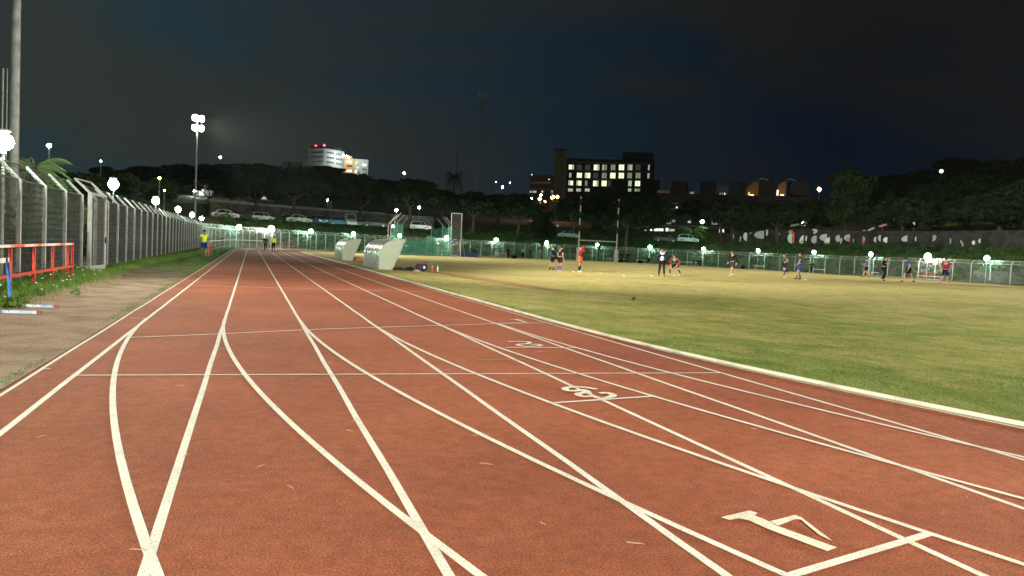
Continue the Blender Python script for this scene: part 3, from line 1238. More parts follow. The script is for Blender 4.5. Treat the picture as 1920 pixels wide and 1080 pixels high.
NUMW = ['first', 'second', 'third', 'fourth', 'fifth', 'sixth', 'seventh', 'eighth']
hh = 3.12
for k in range(-2, 6):
    y = 21.7 + 15.8 * k
    lab = ('%s lamp post from the camera behind the left grating fence' % NUMW[k]) if k >= 0 else ['lamp post beside the left fence just outside the left photo edge', 'lamp post beside the left fence well behind the camera'][-k - 1]
    fence_lamp(-3.95, y, lab, pi / 2, hh, .21)
LP = [(447, 'leftmost lamp post on the far fence, right of the yellow-vested jogger'), (508, 'bright lamp post directly behind the two distant walkers'),
      (582, 'far fence lamp post between the walkers and the smaller dugout'), (662, 'far fence lamp post right above the smaller dugout'),
      (749, 'far fence lamp post just right of the left netting tower'), (837, 'bright lamp post inside the green netting beside the tall white gate'),
      (930, 'far fence lamp post over the white plastic chair'), (1024, 'far fence lamp post left of the two dark-clad players'),
      (1120, 'far fence lamp post between the goal posts'), (1219, 'far fence lamp post left of the coach in navy'),
      (1320, 'far fence lamp post between the crouching and the turning player'), (1422, 'far fence lamp post right of the player in black'),
      (1527, 'far fence lamp post right of the player in blue shorts'), (1634, 'far fence lamp post above the small blue-shirted player'),
      (1741, 'brightest far lamp post, above the red railing at right'), (1852, 'rightmost lamp post on the far fence')]
for px, lab in LP:
    p, t = along(px, -.95)
    big = px in (508, 837, 1741)
    yy = {447: 426, 508: 429, 582: 433.5, 662: 438, 749: 441.5, 837: 446, 930: 450, 1024: 455, 1120: 459, 1219: 463, 1320: 467, 1422: 470, 1527: 473, 1634: 477, 1741: 481, 1852: 484}[px]
    zt = P(px, yy, t).z - p.z
    r = .42 if big else random.uniform(.25, .32)  # globes drawn oversized, their extra size standing in for lamp glare
    fence_lamp(p.x, p.y, lab, 0, zt - r - .05, r, M_BIG if big else None)


# ------------------------------------------------------------------ floodlight masts
def spot(parent, loc, target, power, ang, colr, blend=.6, size=.5):
    ld = bpy.data.lights.new('floodlight_beam', 'SPOT')
    ld.energy = power
    ld.spot_size = ang
    ld.spot_blend = 1.0
    ld.shadow_soft_size = size
    ld.color = colr
    o = bpy.data.objects.new('floodlight_beam', ld)
    col.objects.link(o)
    o.location = loc
    o.rotation_euler = (Vector(target) - Vector(loc)).to_track_quat('-Z', 'Y').to_euler()
    o.parent = parent
    o.matrix_parent_inverse = parent.matrix_world.inverted()
    return o


def mast(x, y, h, label, targets, power, face):
    e = empty('floodlight_mast', (x, y, gz(x, y) if d_out(x, y) > 1 else 0), 0, label, 'floodlight', 'floodlight masts')
    bpy.context.view_layer.update()
    e.matrix_world
    z0 = e.location.z
    b = MB(); b.tube([(0, 0, -.3), (0, 0, h)], [.15, .10], 14); b.build('pole', GALV_D, e)
    for zz in (h - 1.5, h - .2):
        b = MB()
        b.bar((-.9 * sin(face), .9 * cos(face), zz), (.9 * sin(face), -.9 * cos(face), zz), .08)
        b.build('crossbar', GALV_D, e)
    for j, zz in enumerate((h - 1.5, h - .2)):
        for k in (-1, 1):
            cx, cy = .45 * k * -sin(face) + .22 * cos(face), .45 * k * cos(face) + .22 * sin(face)
            hd = MB(); hd.box((cx - .1 * cos(face), cy - .1 * sin(face), zz), (.22, .7, .7), face)
            o = hd.build('lamp_head', GALV_D, e)
            ln_ = MB(); ln_.ball((cx + .12 * cos(face), cy + .12 * sin(face), zz), .40, 12, 8, (.75, .75, 1))
            ln_.build('lens', M_FLOOD, o)
    ld = e
    for (tx, ty, pw, ang, colr) in targets:
        spot(e, (x + .6 * cos(face), y + .6 * sin(face), z0 + h - .8), (tx, ty, 0), pw, ang, colr)
    return e


WARM = (1.0, .91, .79)
mast(-5.5, 28.9, 15.0, 'tall grey floodlight mast at the left photo edge, its lamps above the picture',
     [(3, 18, MAST_W * .1, R(80), WARM), (30, 40, MAST_W * .4, R(60), WARM), (62, 78, MAST_W * 1.6, R(42), WARM), (60, 55, MAST_W * .75, R(54), WARM)], 1, 0.2)
mast(-5.7, 117, 15.8, 'lit floodlight mast behind the far end of the left fence',
     [(40, 85, MAST_W * 1.2, R(60), WARM), (30, 60, MAST_W * .7, R(50), WARM), (60, 60, MAST_W * .8, R(50), WARM)], 1, -1.1)
mast(-5.5, -26, 15.0, 'added unseen floodlight mast behind the camera on the left, lighting the near track',
     [(3, 0, MAST_W * .20, R(80), WARM), (-2, 6, MAST_W * .62, R(60), WARM), (18, 15, MAST_W * .35, R(50), WARM), (45, 30, MAST_W * 1.6, R(40), WARM)], 1, .5)  # unseen mast added to light the near track and turf
mast(93.5, 34, 15.0, 'added unseen floodlight mast on the right side, filling the field with light',
     [(60, 60, MAST_W * 1.0, R(60), WARM), (40, 70, MAST_W * 1.0, R(50), WARM), (24, 24, MAST_W * 1.5, R(40), WARM)], 1, pi - .3)  # out of view, added as fill light for the field
mast(93.5, -26, 15.0, 'unseen floodlight mast added behind the camera on the right as fill light',
     [(24, 17, MAST_W * 2.3, R(36), WARM), (50, 15, MAST_W * 1.5, R(60), WARM)], 1, 2.2)  # another added mast out of sight, brightening the near grass

# ------------------------------------------------------------------ street lamps further off
def street_lamp(px, py, dist, label, m, r=.25, h=None, light=None):
    t = P(px, py, dist)
    g0 = gz(t.x, t.y)
    e = empty('street_lamp', (t.x, t.y, g0), 0, label, 'street lamp', 'street lamps beyond the fence')
    h = t.z - g0
    b = MB(); b.tube([(0, 0, -.5), (0, 0, h - r)], [.09, .06], 6); b.build('pole', GALV_D, e)
    b = MB(); b.ball((0, 0, h), r, 8, 5); b.build('globe', m, e)
    b = MB(); b.tube([(0, 0, h + r * .9), (0, 0, h + r * 1.15)], [r * .8, r * .3], 8); b.build('cap', GALV_D, e)
    return e


for a in [(92, 273, 75, 'white street lamp above the lit palm at upper left', M_WHITE, .16),
          (189, 302, 140, 'faint lamp high above the fence, right of the upper left lamp', M_WHITE, .10),
          (299, 334, 132, 'lamp inside the green lit tree left of the mast', M_LIME, .16),
          (308, 357, 130, 'tiny lamp over the third fence lamp', M_WHITE, .09),
          (366, 358, 190, 'lamp on the chapel house beside the mast pole', M_WHITE, .3),
          (413, 295, 260, 'lamp high on the hill right of the mast', M_WHITE, .28),
          (448, 356, 190, 'lamp above the parked cars at left', M_WHITE, .16),
          (615, 375, 178, 'globe lamp between the first two umbrella pines', M_WHITE, .26),
          (743, 394, 138, 'globe lamp on the pole behind the netting tower', M_WHITE, .22),
          (737, 424, 136, 'lower lamp left of the netting tower', M_WHITE, .16),
          (758, 325, 300, 'lamp on top of the pine right of the orange wing', M_WHITE, .42),
          (786, 389, 176, 'globe lamp right of the netting tower, under the pine', M_WHITE, .24),
          (942, 351, 400, 'lamp on the skyline right of the lattice mast', M_WHITE, .42),
          (956, 343, 420, 'tiny upper lamp on the skyline right of the lattice mast', M_WHITE, .2),
          (930, 341, 420, 'tiny lamp on the skyline beside the lattice mast', M_WHITE, .2),
          (1317, 416, 168, 'bright lamp post beside the lamp-lit palm', M_WHITE, .34),
          (1136, 409, 175, 'dim twin lamp between the goal posts', emis('soft_lamp', (.8, .9, .95), 3), .24),
          (1045, 424, 165, 'dim round globe left of the left goal post', emis('dim_globe', (.5, .6, .55), .5), .3),
          (1505, 418, 165, 'lamp above the painted wall left of its middle', M_WHITE, .22),
          (1536, 355, 205, 'orange street lamp right of the curved roofs', M_SODIUM, .42),
          (1811, 356, 205, 'lime green street lamp at right', M_LIME, .36),
          (1765, 321, 240, 'white lamp glowing among the hilltop trees', emis('hill_lamp', (.8, .85, .9), 3), .5),
          (1587, 347, 230, 'tiny lamp right of the orange street lamp', M_WHITE, .16),
          (1603, 379, 200, 'faint tiny lamp below the tall dark tree', M_WHITE, .09),
          (1714, 419, 160, 'dim cream lamp over the right part of the painted wall', emis('cream_lamp', (.8, .8, .5), 2), .2),
          (1911, 421, 165, 'pale lamp at the right edge above the fence', emis('cream_lamp', (.8, .8, .5), 2), .28),
          (1012, 373, 230, 'orange street light in front of the low brick block, left one', M_SODIUM, .40),
          (1036, 370, 230, 'orange street light at the foot of the brown tower', M_SODIUM, .55),
          (1045, 369, 236, 'orange street light right of the brightest orange one', M_SODIUM, .38),
          (1022, 378, 225, 'small orange street light between the others', M_SODIUM, .22),
          (1014, 366, 232, 'white street light above the orange ones', M_WHITE, .26),
          (997, 372, 240, 'white street light at the left foot of the low brick block', M_WHITE, .24)]:
    street_lamp(*a)


# ------------------------------------------------------------------ buildings
class Front:
    """a frame on a facade seen between two columns at a given distance: px/py to metres on that facade"""
    def __init__(s, px0, px1, dist, py=380, turn=0.0):
        s.o = P(px0, py, dist); s.e = P(px1, py, dist)
        s.x = Vector((s.e.x - s.o.x, s.e.y - s.o.y, 0)).normalized()
        if turn:
            s.x.rotate(Matrix.Rotation(turn, 3, 'Z'))
        s.y = Vector((-s.x.y, s.x.x, 0))
        s.rz = atan2(s.x.y, s.x.x)
        s.o = Vector((s.o.x, s.o.y, 0))

    def loc(s, px, py):
        d = ray(px, py)
        # meet the vertical plane through o with normal y
        t = (s.o - CAM).dot(s.y) / d.dot(s.y)
        q = CAM + d * t - s.o
        return q.dot(s.x), q.z

    def ground(s):
        return min(gz(s.o.x, s.o.y), gz(s.e.x, s.e.y))


def building(name, label, cat, px0, px1, dist, top, m, depth=14, turn=0, base=None, group=None):
    f = Front(px0, px1, dist, 380, turn)
    z0 = f.ground() - 1.0
    e = empty(name, (f.o.x, f.o.y, z0), f.rz, label, cat, group)
    e['_z0'] = z0
    x0, _ = f.loc(px0, top); x1, zt = f.loc(px1, top)
    _, zt0 = f.loc(px0, top)
    b = MB(); b.box(((x0 + x1) / 2, depth / 2, ((zt + zt0) / 2 - z0) / 2), (x1 - x0, depth, (zt + zt0) / 2 - z0))
    b.build('wall', m, e)
    return e, f, z0


def fbox(e, f, z0, name, r, m, y=-.06, d=.12, frame=None):
    """box on the facade covering the photo rectangle r = (px0, py0, px1, py1)"""
    cx, cy = (r[0] + r[2]) / 2, (r[1] + r[3]) / 2
    x0, _ = f.loc(r[0], cy); x1, _ = f.loc(r[2], cy)
    _, za = f.loc(cx, r[1]); _, zb = f.loc(cx, r[3])
    b = MB(); b.box(((x0 + x1) / 2, y, (za + zb) / 2 - z0), (abs(x1 - x0), d, abs(za - zb)))
    o = b.build(name, m, e)
    if frame:
        q = MB()
        xm, zm, ww, hh = (x0 + x1) / 2, (za + zb) / 2 - z0, abs(x1 - x0), abs(za - zb)
        yy = y - d / 2 - .03
        q.box((xm, yy, zm), (.09, .06, hh)); q.box((xm - ww / 2, yy, zm), (.1, .06, hh)); q.box((xm + ww / 2, yy, zm), (.1, .06, hh))
        q.build('window_bars', frame, o)
    return o


DARKW = mat('dark_render', (.07, .07, .07), .9, (.04, .04, .04), .3)
BRICK = mat('brown_render', (.34, .27, .20), .9, (.25, .19, .14), .25)
# office block behind the goal
e, f, z0 = building('office_block', 'dark office block with rows of lit windows behind the goal posts', 'building', 1063, 1228, 330, 299, DARKW, 16)
cxp = lambda x: 980 + x / 4.911
cyp = lambda y: 260 + y / 4.911
rows = {0: (240, 290), 1: (315, 365), 2: (387, 437), 3: (459, 486)}
lit = {0: [(448, 48, 0), (520, 48, 3), (598, 48, 3), (680, 50, 0), (742, 20, 2), (766, 20, 1), (832, 44, 1), (910, 50, 0), (988, 46, 2), (1062, 46, 3), (1162, 16, 2)],
       1: [(438, 20, 2), (522, 48, 0), (598, 50, 0), (672, 48, 3), (752, 46, 1), (830, 50, 0), (908, 50, 0), (985, 44, 1), (1062, 46, 1), (1158, 18, 2)],
       2: [(443, 44, 0), (519, 44, 0), (585, 24, 1), (672, 48, 0), (750, 48, 0), (800, 30, 3), (988, 32, 2), (1058, 48, 0)],
       3: [(440, 46, 2), (515, 44, 2), (595, 46, 2), (985, 30, 2), (1040, 18, 2), (1066, 30, 1)]}
for r_, ws in lit.items():
    for cx, wd, k in ws:
        y0, y1 = rows[r_]
        fbox(e, f, z0, 'window', (cxp(cx - wd / 2), cyp(y0), cxp(cx + wd / 2), cyp(y1)), WIN_FAINT if k == 3 else WIN[k], frame=DARKW)
        if k != 3 and wd > 30 and random.random() < .6:
            s_ = random.choice((-1, 1)) * wd * .30
            bl = emis('curtain_%d' % random.randint(0, 2), [(.6, .7, .4), (.75, .7, .45), (.5, .6, .5)][random.randint(0, 2)], [.30, .45, .6][random.randint(0, 2)])
            fbox(e, f, z0, 'curtain', (cxp(cx + s_ - wd * .12), cyp(y0 + 1), cxp(cx + s_ + wd * .12), cyp(y1 - 1)), bl, y=-.15, d=.05)
for yy in (226, 302, 376, 448):
    fbox(e, f, z0, 'ledge', (1064, cyp(yy - 5), 1223, cyp(yy + 4)), mat('pale_ledge', (.22, .22, .21), .9), y=-.35, d=.7)
fbox(e, f, z0, 'parapet', (cxp(530), cyp(172), cxp(870), cyp(188)), mat('pale_parapet', (.5, .52, .52), .8), y=2, d=.5)
fbox(e, f, z0, 'roof_plant', (1168, 285, 1226, 298.5), DARKW, y=5, d=8)
fbox(e, f, z0, 'stair_block', (1152, 338, 1176, 366), DARKW, y=-1.5, d=3)
fbox(e, f, z0, 'side_annex', (1200, 338, 1236, 372), DARKW, y=-1.5, d=3)
e, f, z0 = building('stair_tower', 'windowless brown tower at the left end of the office block', 'building', 1040, 1063, 327, 280, BRICK, 10)
fbox(e, f, z0, 'roof_rim', (1039.6, 279, 1063.4, 281), DARKW, y=4.9, d=10.6)
e, f, z0 = building('brick_block', 'low reddish block with orange-lit foot left of the brown tower', 'building', 994, 1040, 300, 328, mat('red_render', (.17, .115, .085), .9), 14)
for x in range(84, 260, 26):
    fbox(e, f, z0, 'window', (cxp(x), cyp(400), cxp(x + 16), cyp(416)), emis('window_faint', (.8, .6, .4), .08))
for x in (66, 92, 112, 175, 262):
    fbox(e, f, z0, 'window', (cxp(x), cyp(480), cxp(x + (14 if x != 92 else 18)), cyp(498)), WIN[2])
for x, y in ((80, 326), (238, 370)):
    fbox(e, f, z0, 'window', (cxp(x), cyp(y), cxp(x + 9), cyp(y + 10)), WIN_W)
fbox(e, f, z0, 'ledge', (994, 343.5, 1040, 345.5), BRICK, y=-.3, d=.6)
fbox(e, f, z0, 'ledge', (994, 354, 1040, 356), BRICK, y=-.3, d=.6)

# white round-fronted building on the hill
PALE = mat('pale_render', (.62, .63, .60), .85, (.5, .52, .5), .2)
hx = lambda x: 500 + x / 5.683
hy = lambda y: 250 + y / 5.683
f = Front(577, 646, 520, 320)
z0 = f.ground() - 6
e = empty('hospital_block', (f.o.x, f.o.y, z0), f.rz, 'pale round-fronted block on the hill with red beacons and three window rows', 'building')
x0, _ = f.loc(578, 278); x1, _ = f.loc(646, 278)
_, zt = f.loc(600, 279)
n = 26
outl = []
for k in range(n + 1):
    u = k / n
    outl.append((x0 + (x1 - x0) * u, -5.5 * sin(pi * min(1, u * 1.05)) + 6 * u * u))
outl += [(x1, 18), (x0, 18)]
b = MB(); b.extrude(outl, 0, zt - z0)
b.build('wall', PALE, e)
for ry in (200, 250, 300):
    for cx0, cnt, st in ((480, 7, 18.5), (640, 5, 16), (742, 4, 17)):
        for k in range(cnt):
            cx = cx0 + k * st + 6
            px = hx(cx)
            u = min(1, max(0, (px - 578) / (646 - 578)))
            yy = -5.5 * sin(pi * min(1, u * 1.05)) + 6 * u * u
            yo = ry + (0 if cx < 620 else (cx - 620) * .10)
            w_ = fbox(e, f, z0, 'window', (hx(cx - 5.5), hy(yo), hx(cx + 5.5), hy(yo + 16)), WIN_OFF, y=yy - .05, d=.3)
fbox(e, f, z0, 'roof_plant', (583, 274.5, 640, 279.5), DARKW, y=7, d=9)
for px, lab in ((592, 273.5), (608, 272)):
    x_, z_ = f.loc(px, lab)
    b = MB(); b.tube([(x_, 4, zt - z0), (x_, 4, z_ - z0)], .12, 5); m_ = b.build('beacon_mast', GALV_D, e)
    b = MB(); b.ball((x_, 4, z_ - z0 + .3), .55, 8, 5); b.build('beacon', M_REDL, m_)
ORANGE = mat('ochre_render', (.60, .33, .12), .85, (.45, .25, .1), .2)
e, f, z0 = building('hospital_wing', 'stepped ochre and pale wing right of the white round-fronted block', 'building', 645, 691, 523, 298, PALE, 14)
fbox(e, f, z0, 'ochre_bay', (645, 297, 664, 334), ORANGE, y=-.5, d=1.0)
fbox(e, f, z0, 'upper_bay', (646, 292, 660, 297.6), ORANGE, y=3, d=5)
for r_, m_ in (((650, 301.5, 660, 306), WIN_W), ((649.5, 318.5, 659.5, 323), WIN_W), ((666, 304, 670, 308), WIN[0]), ((679.5, 307, 683, 311), WIN_W), ((684, 308, 687, 312), WIN_W),
               ((665, 320, 669, 324), WIN_W), ((670, 313, 672.5, 316), WIN[0]), ((679.5, 316, 683, 319), WIN_OFF), ((684, 317, 687, 320), WIN_OFF), ((680, 324.5, 683, 327), WIN_OFF),
               ((684, 325, 687, 327.5), WIN_OFF), ((650, 310, 660, 313), WIN_OFF), ((671, 322, 674, 326), WIN_OFF)):
    fbox(e, f, z0, 'window', r_, m_, y=-1.15, d=.2)
for px, py, r_ in ((643.5, 291.5, .5), (650, 293.5, .55), (653.5, 295, .5)):
    street_lamp(px, py, 514, ['roof lamp at the corner of the round-fronted block', 'roof lamp on the ochre wing, left one', 'roof lamp on the ochre wing, right one'][int((px > 645)) + int(px > 651)], M_WHITE, r_)
e, f, z0 = building('hospital_annex', 'low pale annex left of the round-fronted block', 'building', 530, 578, 515, 303.5, PALE, 10)
fbox(e, f, z0, 'pier', (541, 303, 544, 318), DARKW, y=-.1, d=.3)
fbox(e, f, z0, 'pier', (563, 303, 566, 318), BRICK, y=-.1, d=.3)
# its own outdoor floodlights, standing on the slope in front
for px, py, w_, tgt in ((560, 330, 42000, 590), (640, 335, 42000, 620), (690, 345, 14000, 668)):
    q = P(px, py, 470)
    lp = street_lamp(px, py, 470, {560: 'ground floodlight left below the round-fronted block', 640: 'ground floodlight below the round-fronted block', 690: 'ground floodlight below the ochre wing'}[px], emis('wall_washer', (.9, 1, .95), 1.5), .25)
    bpy.context.view_layer.update()
    spot(lp, q, P(tgt, 296, 525), w_ * 3.4, R(85), (.92, 1.0, .95), 1.0)

# teaching building with stepped dark boxes and curved roofs
rx = lambda x: 1220 + x / 5.333
ry_ = lambda y: 300 + y / 5.333
e, f, z0 = building('college_building', 'long dark flat building with roof boxes and lit curved roofs right of the office block', 'building', 1228, 1530, 240, 365.5, DARKW, 22)
for x0_, x1_, tp in ((200, 350, 208), (495, 645, 210), (800, 955, 218), (1098, 1255, 205), (1400, 1590, 208)):
    fbox(e, f, z0, 'roof_box', (rx(x0_), ry_(tp), rx(x1_), ry_(352)), DARKW, y=6, d=10)
fbox(e, f, z0, 'white_band', (rx(60), ry_(300), rx(185), ry_(330)), mat('dim_white', (.6, .58, .52), .8), y=2, d=.6)
for k in range(6): fbox(e, f, z0, 'fin', (rx(665 + k * 20), ry_(235 + k * 5), rx(669 + k * 20), ry_(345)), PALE, y=3.5, d=2.5)
for k in range(4): fbox(e, f, z0, 'fin', (rx(430 + k * 13), ry_(285), rx(434 + k * 13), ry_(345)), PALE, y=3.5, d=2.5)
for r_, m_ in (((390, 310, 425, 335), WIN[1]), ((683, 320, 700, 345), WIN[1]), ((735, 320, 748, 345), WIN_W), ((710, 318, 722, 345), WIN[1]), ((980, 315, 992, 345), WIN[0]), ((1266, 290, 1284, 346), WIN_W)):
    fbox(e, f, z0, 'window', (rx(r_[0]), ry_(r_[1]), rx(r_[2]), ry_(r_[3])), m_, y=3.2, d=.3)
for (x0_, x1_, yb, yt, nm) in ((950, 1090, 346, 190, 'a'), (1280, 1370, 346, 196, 'b')):
    # curved shell roof with a glowing ochre side wall
    xa, zb = f.loc(rx(x0_), ry_(yb)); xb, zt_ = f.loc(rx(x1_), ry_(yt))
    zb -= z0; zt_ -= z0
    prof = [(xa, zb)]
    for k in range(9):
        t = k / 8
        prof.append((xa + (xb - xa) * (.0 + 1.0 * t), zb + (zt_ - zb) * (.42 + .58 * sin(t * pi / 2)) if nm == 'a' else zb + (zt_ - zb) * (.72 + .28 * sin(t * pi / 2))))
    prof.append((xb, zb))
    q = MB(); q.extrude(prof, 5, 5.6, lambda x, y, z: (x, z, y))
    q.build('gable_wall', ORANGE, e)
    q = MB()
    pr = []
    for k in range(11):
        t = k / 10
        pr.append((xb + 3.2 * t, zt_ + .35 + 1.0 * sin(pi * t) * .7 - t * 1.0))
    q.tube([(x, 4.8, z) for x, z in pr], .14, 5)
    q.build('roof_edge', PALE, e)
    xm = (xa + xb) / 2
    lmp = MB(); lmp.box((xm, 3.0, zb + .15), (.9, .3, .2))
    lmp.build('roof_light', emis('roof_light_glow', (1.0, .5, .16), 7), e)
for k in range(3):
    fbox(e, f, z0, 'balcony_band', (rx(160), ry_(430 + 58 * k), rx(275), ry_(437 + 58 * k)), PALE, y=-.4, d=.8)
fbox(e, f, z0, 'balcony_lamp', (rx(256), ry_(468), rx(272), ry_(484)), WIN[0], y=-.9, d=.2)

# glazed pavilion at the foot of it
e, f, z0 = building('glazed_pavilion', 'dark pavilion with two rows of lit windows behind the parked car', 'building', 1196, 1376, 196, 402, DARKW, 9)
for r_, m_ in (((25, 595, 130, 640), 1), ((155, 595, 205, 640), 1), ((205, 598, 245, 622), 1), ((20, 685, 45, 735), 4), ((50, 685, 75, 735), 4), ((80, 685, 105, 735), 4), ((108, 685, 126, 735), 4),
               ((150, 680, 176, 738), 4), ((186, 690, 240, 730), 2), ((610, 612, 668, 646), 1), ((684, 615, 710, 630), 2), ((685, 690, 706, 752), 0), ((708, 694, 732, 752), 0), ((740, 735, 782, 752), 4), ((372, 608, 402, 630), 2)):
    rr = (rx(r_[0]), ry_(r_[1]), rx(r_[2]), ry_(r_[3]))
    fbox(e, f, z0, 'window', rr, WIN_W if m_ == 4 else WIN[m_])
for r_ in ((1219, 430, 1229.5, 436), (1208, 431.5, 1212, 438)):
    fbox(e, f, z0, 'window', r_, WIN_W)
fbox(e, f, z0, 'ledge', (1200, 423, 1376, 425), mat('pale_ledge', (.22, .22, .21), .9), y=-.5, d=1)

# chapel-like house and low houses at the left
e, f, z0 = building('small_house', 'pale small house with a lit arched window beside the mast pole', 'house', 362, 400, 196, 352, mat('house_render', (.45, .47, .46), .9), 9)
x0, zt = f.loc(362, 352); x1, _ = f.loc(400, 352)
xm, zr = f.loc(386, 346)
q = MB(); q.extrude([(x0 - .3, zt - z0 - .1), (x1 + .3, zt - z0 - .1), (xm, zr - z0)], -.3, 9.3, lambda x, y, z: (x, z, y)); q.build('roof', mat('roof_tile', (.18, .09, .06), .9), e)
xa, za = f.loc(377.5, 360)
q = MB()
xw, z1 = f.loc(377.5, 366); _, z2 = f.loc(377.5, 354)
ar = [(xw - .45, z1 - z0), (xw + .45, z1 - z0)] + [(xw + .45 * cos(t), z2 - z0 - .45 + .45 * sin(t)) for t in (0, .5, 1.0, pi / 2, 2.1, 2.6, pi)]
q.extrude(ar, -.15, .05, lambda x, y, z: (x, z, y)); q.build('window', WIN_W, e)
e, f, z0 = building('long_house', 'dim low house with a pale lit gable above the parked cars', 'house', 462, 516, 200, 362, mat('dim_render', (.30, .33, .30), .9), 8)
fbox(e, f, z0, 'window', (489, 369, 501, 373.5), emis('window_pale', (.85, .95, .9), .55))
fbox(e, f, z0, 'door', (480, 362, 489, 380), DARKW)
x0, zt = f.loc(462, 362); x1, _ = f.loc(516, 362)
q = MB(); q.extrude([(x0 - .3, zt - z0), (x1 + .3, zt - z0), (x1 - 1, zt - z0 + 1), (x0 + 1, zt - z0 + 1)], -.3, 8.3, lambda x, y, z: (x, z, y)); q.build('roof', MATS['roof_tile'], e)


# retaining wall behind the car park
def curved_wall(name, px0, px1, d, zb, zt, th, m, label, n=50, cat='wall'):
    o, _ = along((px0 + px1) / 2, d)
    e = empty(name, (o.x, o.y, 0), 0, label, cat)
    P_ = []
    for k in range(n + 1):
        p, _ = along(px0 + (px1 - px0) * k / n, d)
        P_.append((p.x - o.x, p.y - o.y))
    vs, fs = [], []
    for k, (x, y) in enumerate(P_):
        q0, q1 = P_[max(0, k - 1)], P_[min(n, k + 1)]
        nn = Vector((-(q1[1] - q0[1]), q1[0] - q0[0])).normalized() * th
        for xx, yy in ((x, y), (x + nn.x, y + nn.y)):
            vs += [(xx, yy, zb), (xx, yy, zt)]
    for k in range(n):
        a = 4 * k
        fs += [(a, a + 4, a + 5, a + 1), (a + 2, a + 3, a + 7, a + 6), (a + 1, a + 5, a + 7, a + 3)]
    fs += [(0, 1, 3, 2), (4 * n, 4 * n + 2, 4 * n + 3, 4 * n + 1)]
    b = MB(); b.add(vs, fs)
    return e, b.build('wall_face', m, e)


STONE = mat('stone_wall', (.15, .145, .11), .95, (.06, .06, .045), .8, bump=.5, detail=8)
e, _ = curved_wall('retaining_wall', 392, 812, 30, 3.8, 7.9, .5, STONE, 'long pale stone retaining wall behind the parked cars')
_, c_ = curved_wall('tmp', 390, 720, 29.7, 7.7, 8.15, 1.0, CONC, '', 50)
tmp = c_.parent
c_.name = 'coping'
bpy.context.view_layer.update()
mw = c_.parent.location - e.location
c_.parent = e
c_.location = mw
bpy.data.objects.remove(tmp)

# painted wall (abstract mural)
def m_mural():
    m = bpy.data.materials.new('mural')
    m.use_nodes = True
    n, l = m.node_tree.nodes, m.node_tree.links
    b_ = n['Principled BSDF']
    t = n.new('ShaderNodeTexCoord')
    v = n.new('ShaderNodeTexNoise'); v.inputs['Scale'].default_value = .5
    l.new(t.outputs['Object'], v.inputs['Vector'])
    r = ramp(n, l, v.outputs['Fac'], [(.40, (.010, .014, .009)), (.56, (.040, .038, .034)), (.66, (.02, .018, .015))])
    l.new(r.outputs[0], b_.inputs['Base Color'])
    b_.inputs['Roughness'].default_value = .9
    return m


e, _ = curved_wall('painted_wall', 1368, 1990, 15.5, 3.6, 7.6, .4, m_mural(), 'long wall painted with rounded white, red and mint shapes under the pines')
PM = {'w': mat('mural_white', (.88, .88, .82), .85), 'r': mat('mural_red', (.78, .18, .11), .85), 't': mat('mural_mint', (.6, .88, .80), .85), 'p': mat('mural_pink', (.62, .28, .28), .85), 'g': mat('mural_grey', (.55, .57, .52), .85), 'o': mat('mural_peach', (.75, .45, .32), .85)}
mural = [(1400, 443, 6, 9, 'w', 0), (1403, 432, 5, 8, 'g', .3), (1428, 440, 12, 7, 'g', .1), (1436, 436, 3.5, 6, 'w', 0), (1387, 449, 2, 6, 'w', -.2), (1373, 443, 2.5, 5, 'w', 0),
         (1456, 440, 7, 4, 'g', .3), (1483, 448, 5.5, 9, 't', .2), (1488.5, 446, 3.6, 10, 'r', 0), (1483, 435, 5, 4, 'p', 0), (1504, 449, 4, 8, 'w', -.3), (1511, 447, 1.4, 5, 'w', 0), (1524, 434, 9, 4.5, 't', .15), (1527, 449, 5, 7, 'g', -.2),
         (1546, 445, 8, 6, 'g', .2), (1551, 452, 4, 7, 'w', -.5), (1571, 447, 4, 6, 'g', 0), (1575, 453, 3.6, 7, 't', -.5), (1592, 446, 8, 6, 'g', 0), (1592, 449, 5, 4, 'p', 0), (1598, 454, 2, 6, 'w', -.4),
         (1617, 449, 6, 5.5, 'o', 0), (1617, 456, 5, 4, 'r', 0), (1641, 449, 2.6, 5, 'g', 0), (1651, 447, 4, 6, 'g', .2), (1662, 450, 5, 4.8, 'w', 0), (1700, 447, 8, 5, 'g', .4), (1717, 448, 1.6, 4, 'w', 0), (1749, 447, 8, 5, 'g', .4), (1801, 453, 2, 3, 'w', 0), (1804, 458, 3, 4, 'g', .3), (1825, 455, 2, 3.6, 'w', 0), (1780, 452, 4, 5, 'g', 0), (1838, 452, 3, 4, 'g', 0)]
EL = e.location
for k, (px, py, a_, b_, c_, rot) in enumerate(mural):
    p, t_ = along(px, 15.5)
    p1, _ = along(px + 2, 15.5)
    q = P(px, py, t_)
    tx = Vector((p1.x - p.x, p1.y - p.y, 0)).normalized()
    ny = Vector((tx.y, -tx.x, 0))
    if ny.dot(CAM - p) < 0: ny = -ny
    sc_ = t_ / F
    pr = []
    for j in range(14):
        t = 2 * pi * j / 14
        u, v = a_ * cos(t) * (1 if v_ else 1) if (v_ := True) else 0, b_ * sin(t)
        uu, vv = u * cos(rot) - v * sin(rot), u * sin(rot) + v * cos(rot)
        pr.append((uu * sc_ * 1.15, vv * sc_))
    mb = MB()
    zz = min(7.7, max(4.2, q.z))
    dd = .03 + .006 * (k % 4)
    mb.extrude(pr, 0, dd, lambda x, y, z: (p.x - EL.x + tx.x * x + ny.x * z, p.y - EL.y + tx.y * x + ny.y * z, max(3.7, min(7.95, zz + y))))
    mb.build('painted_shape', PM[c_], e)
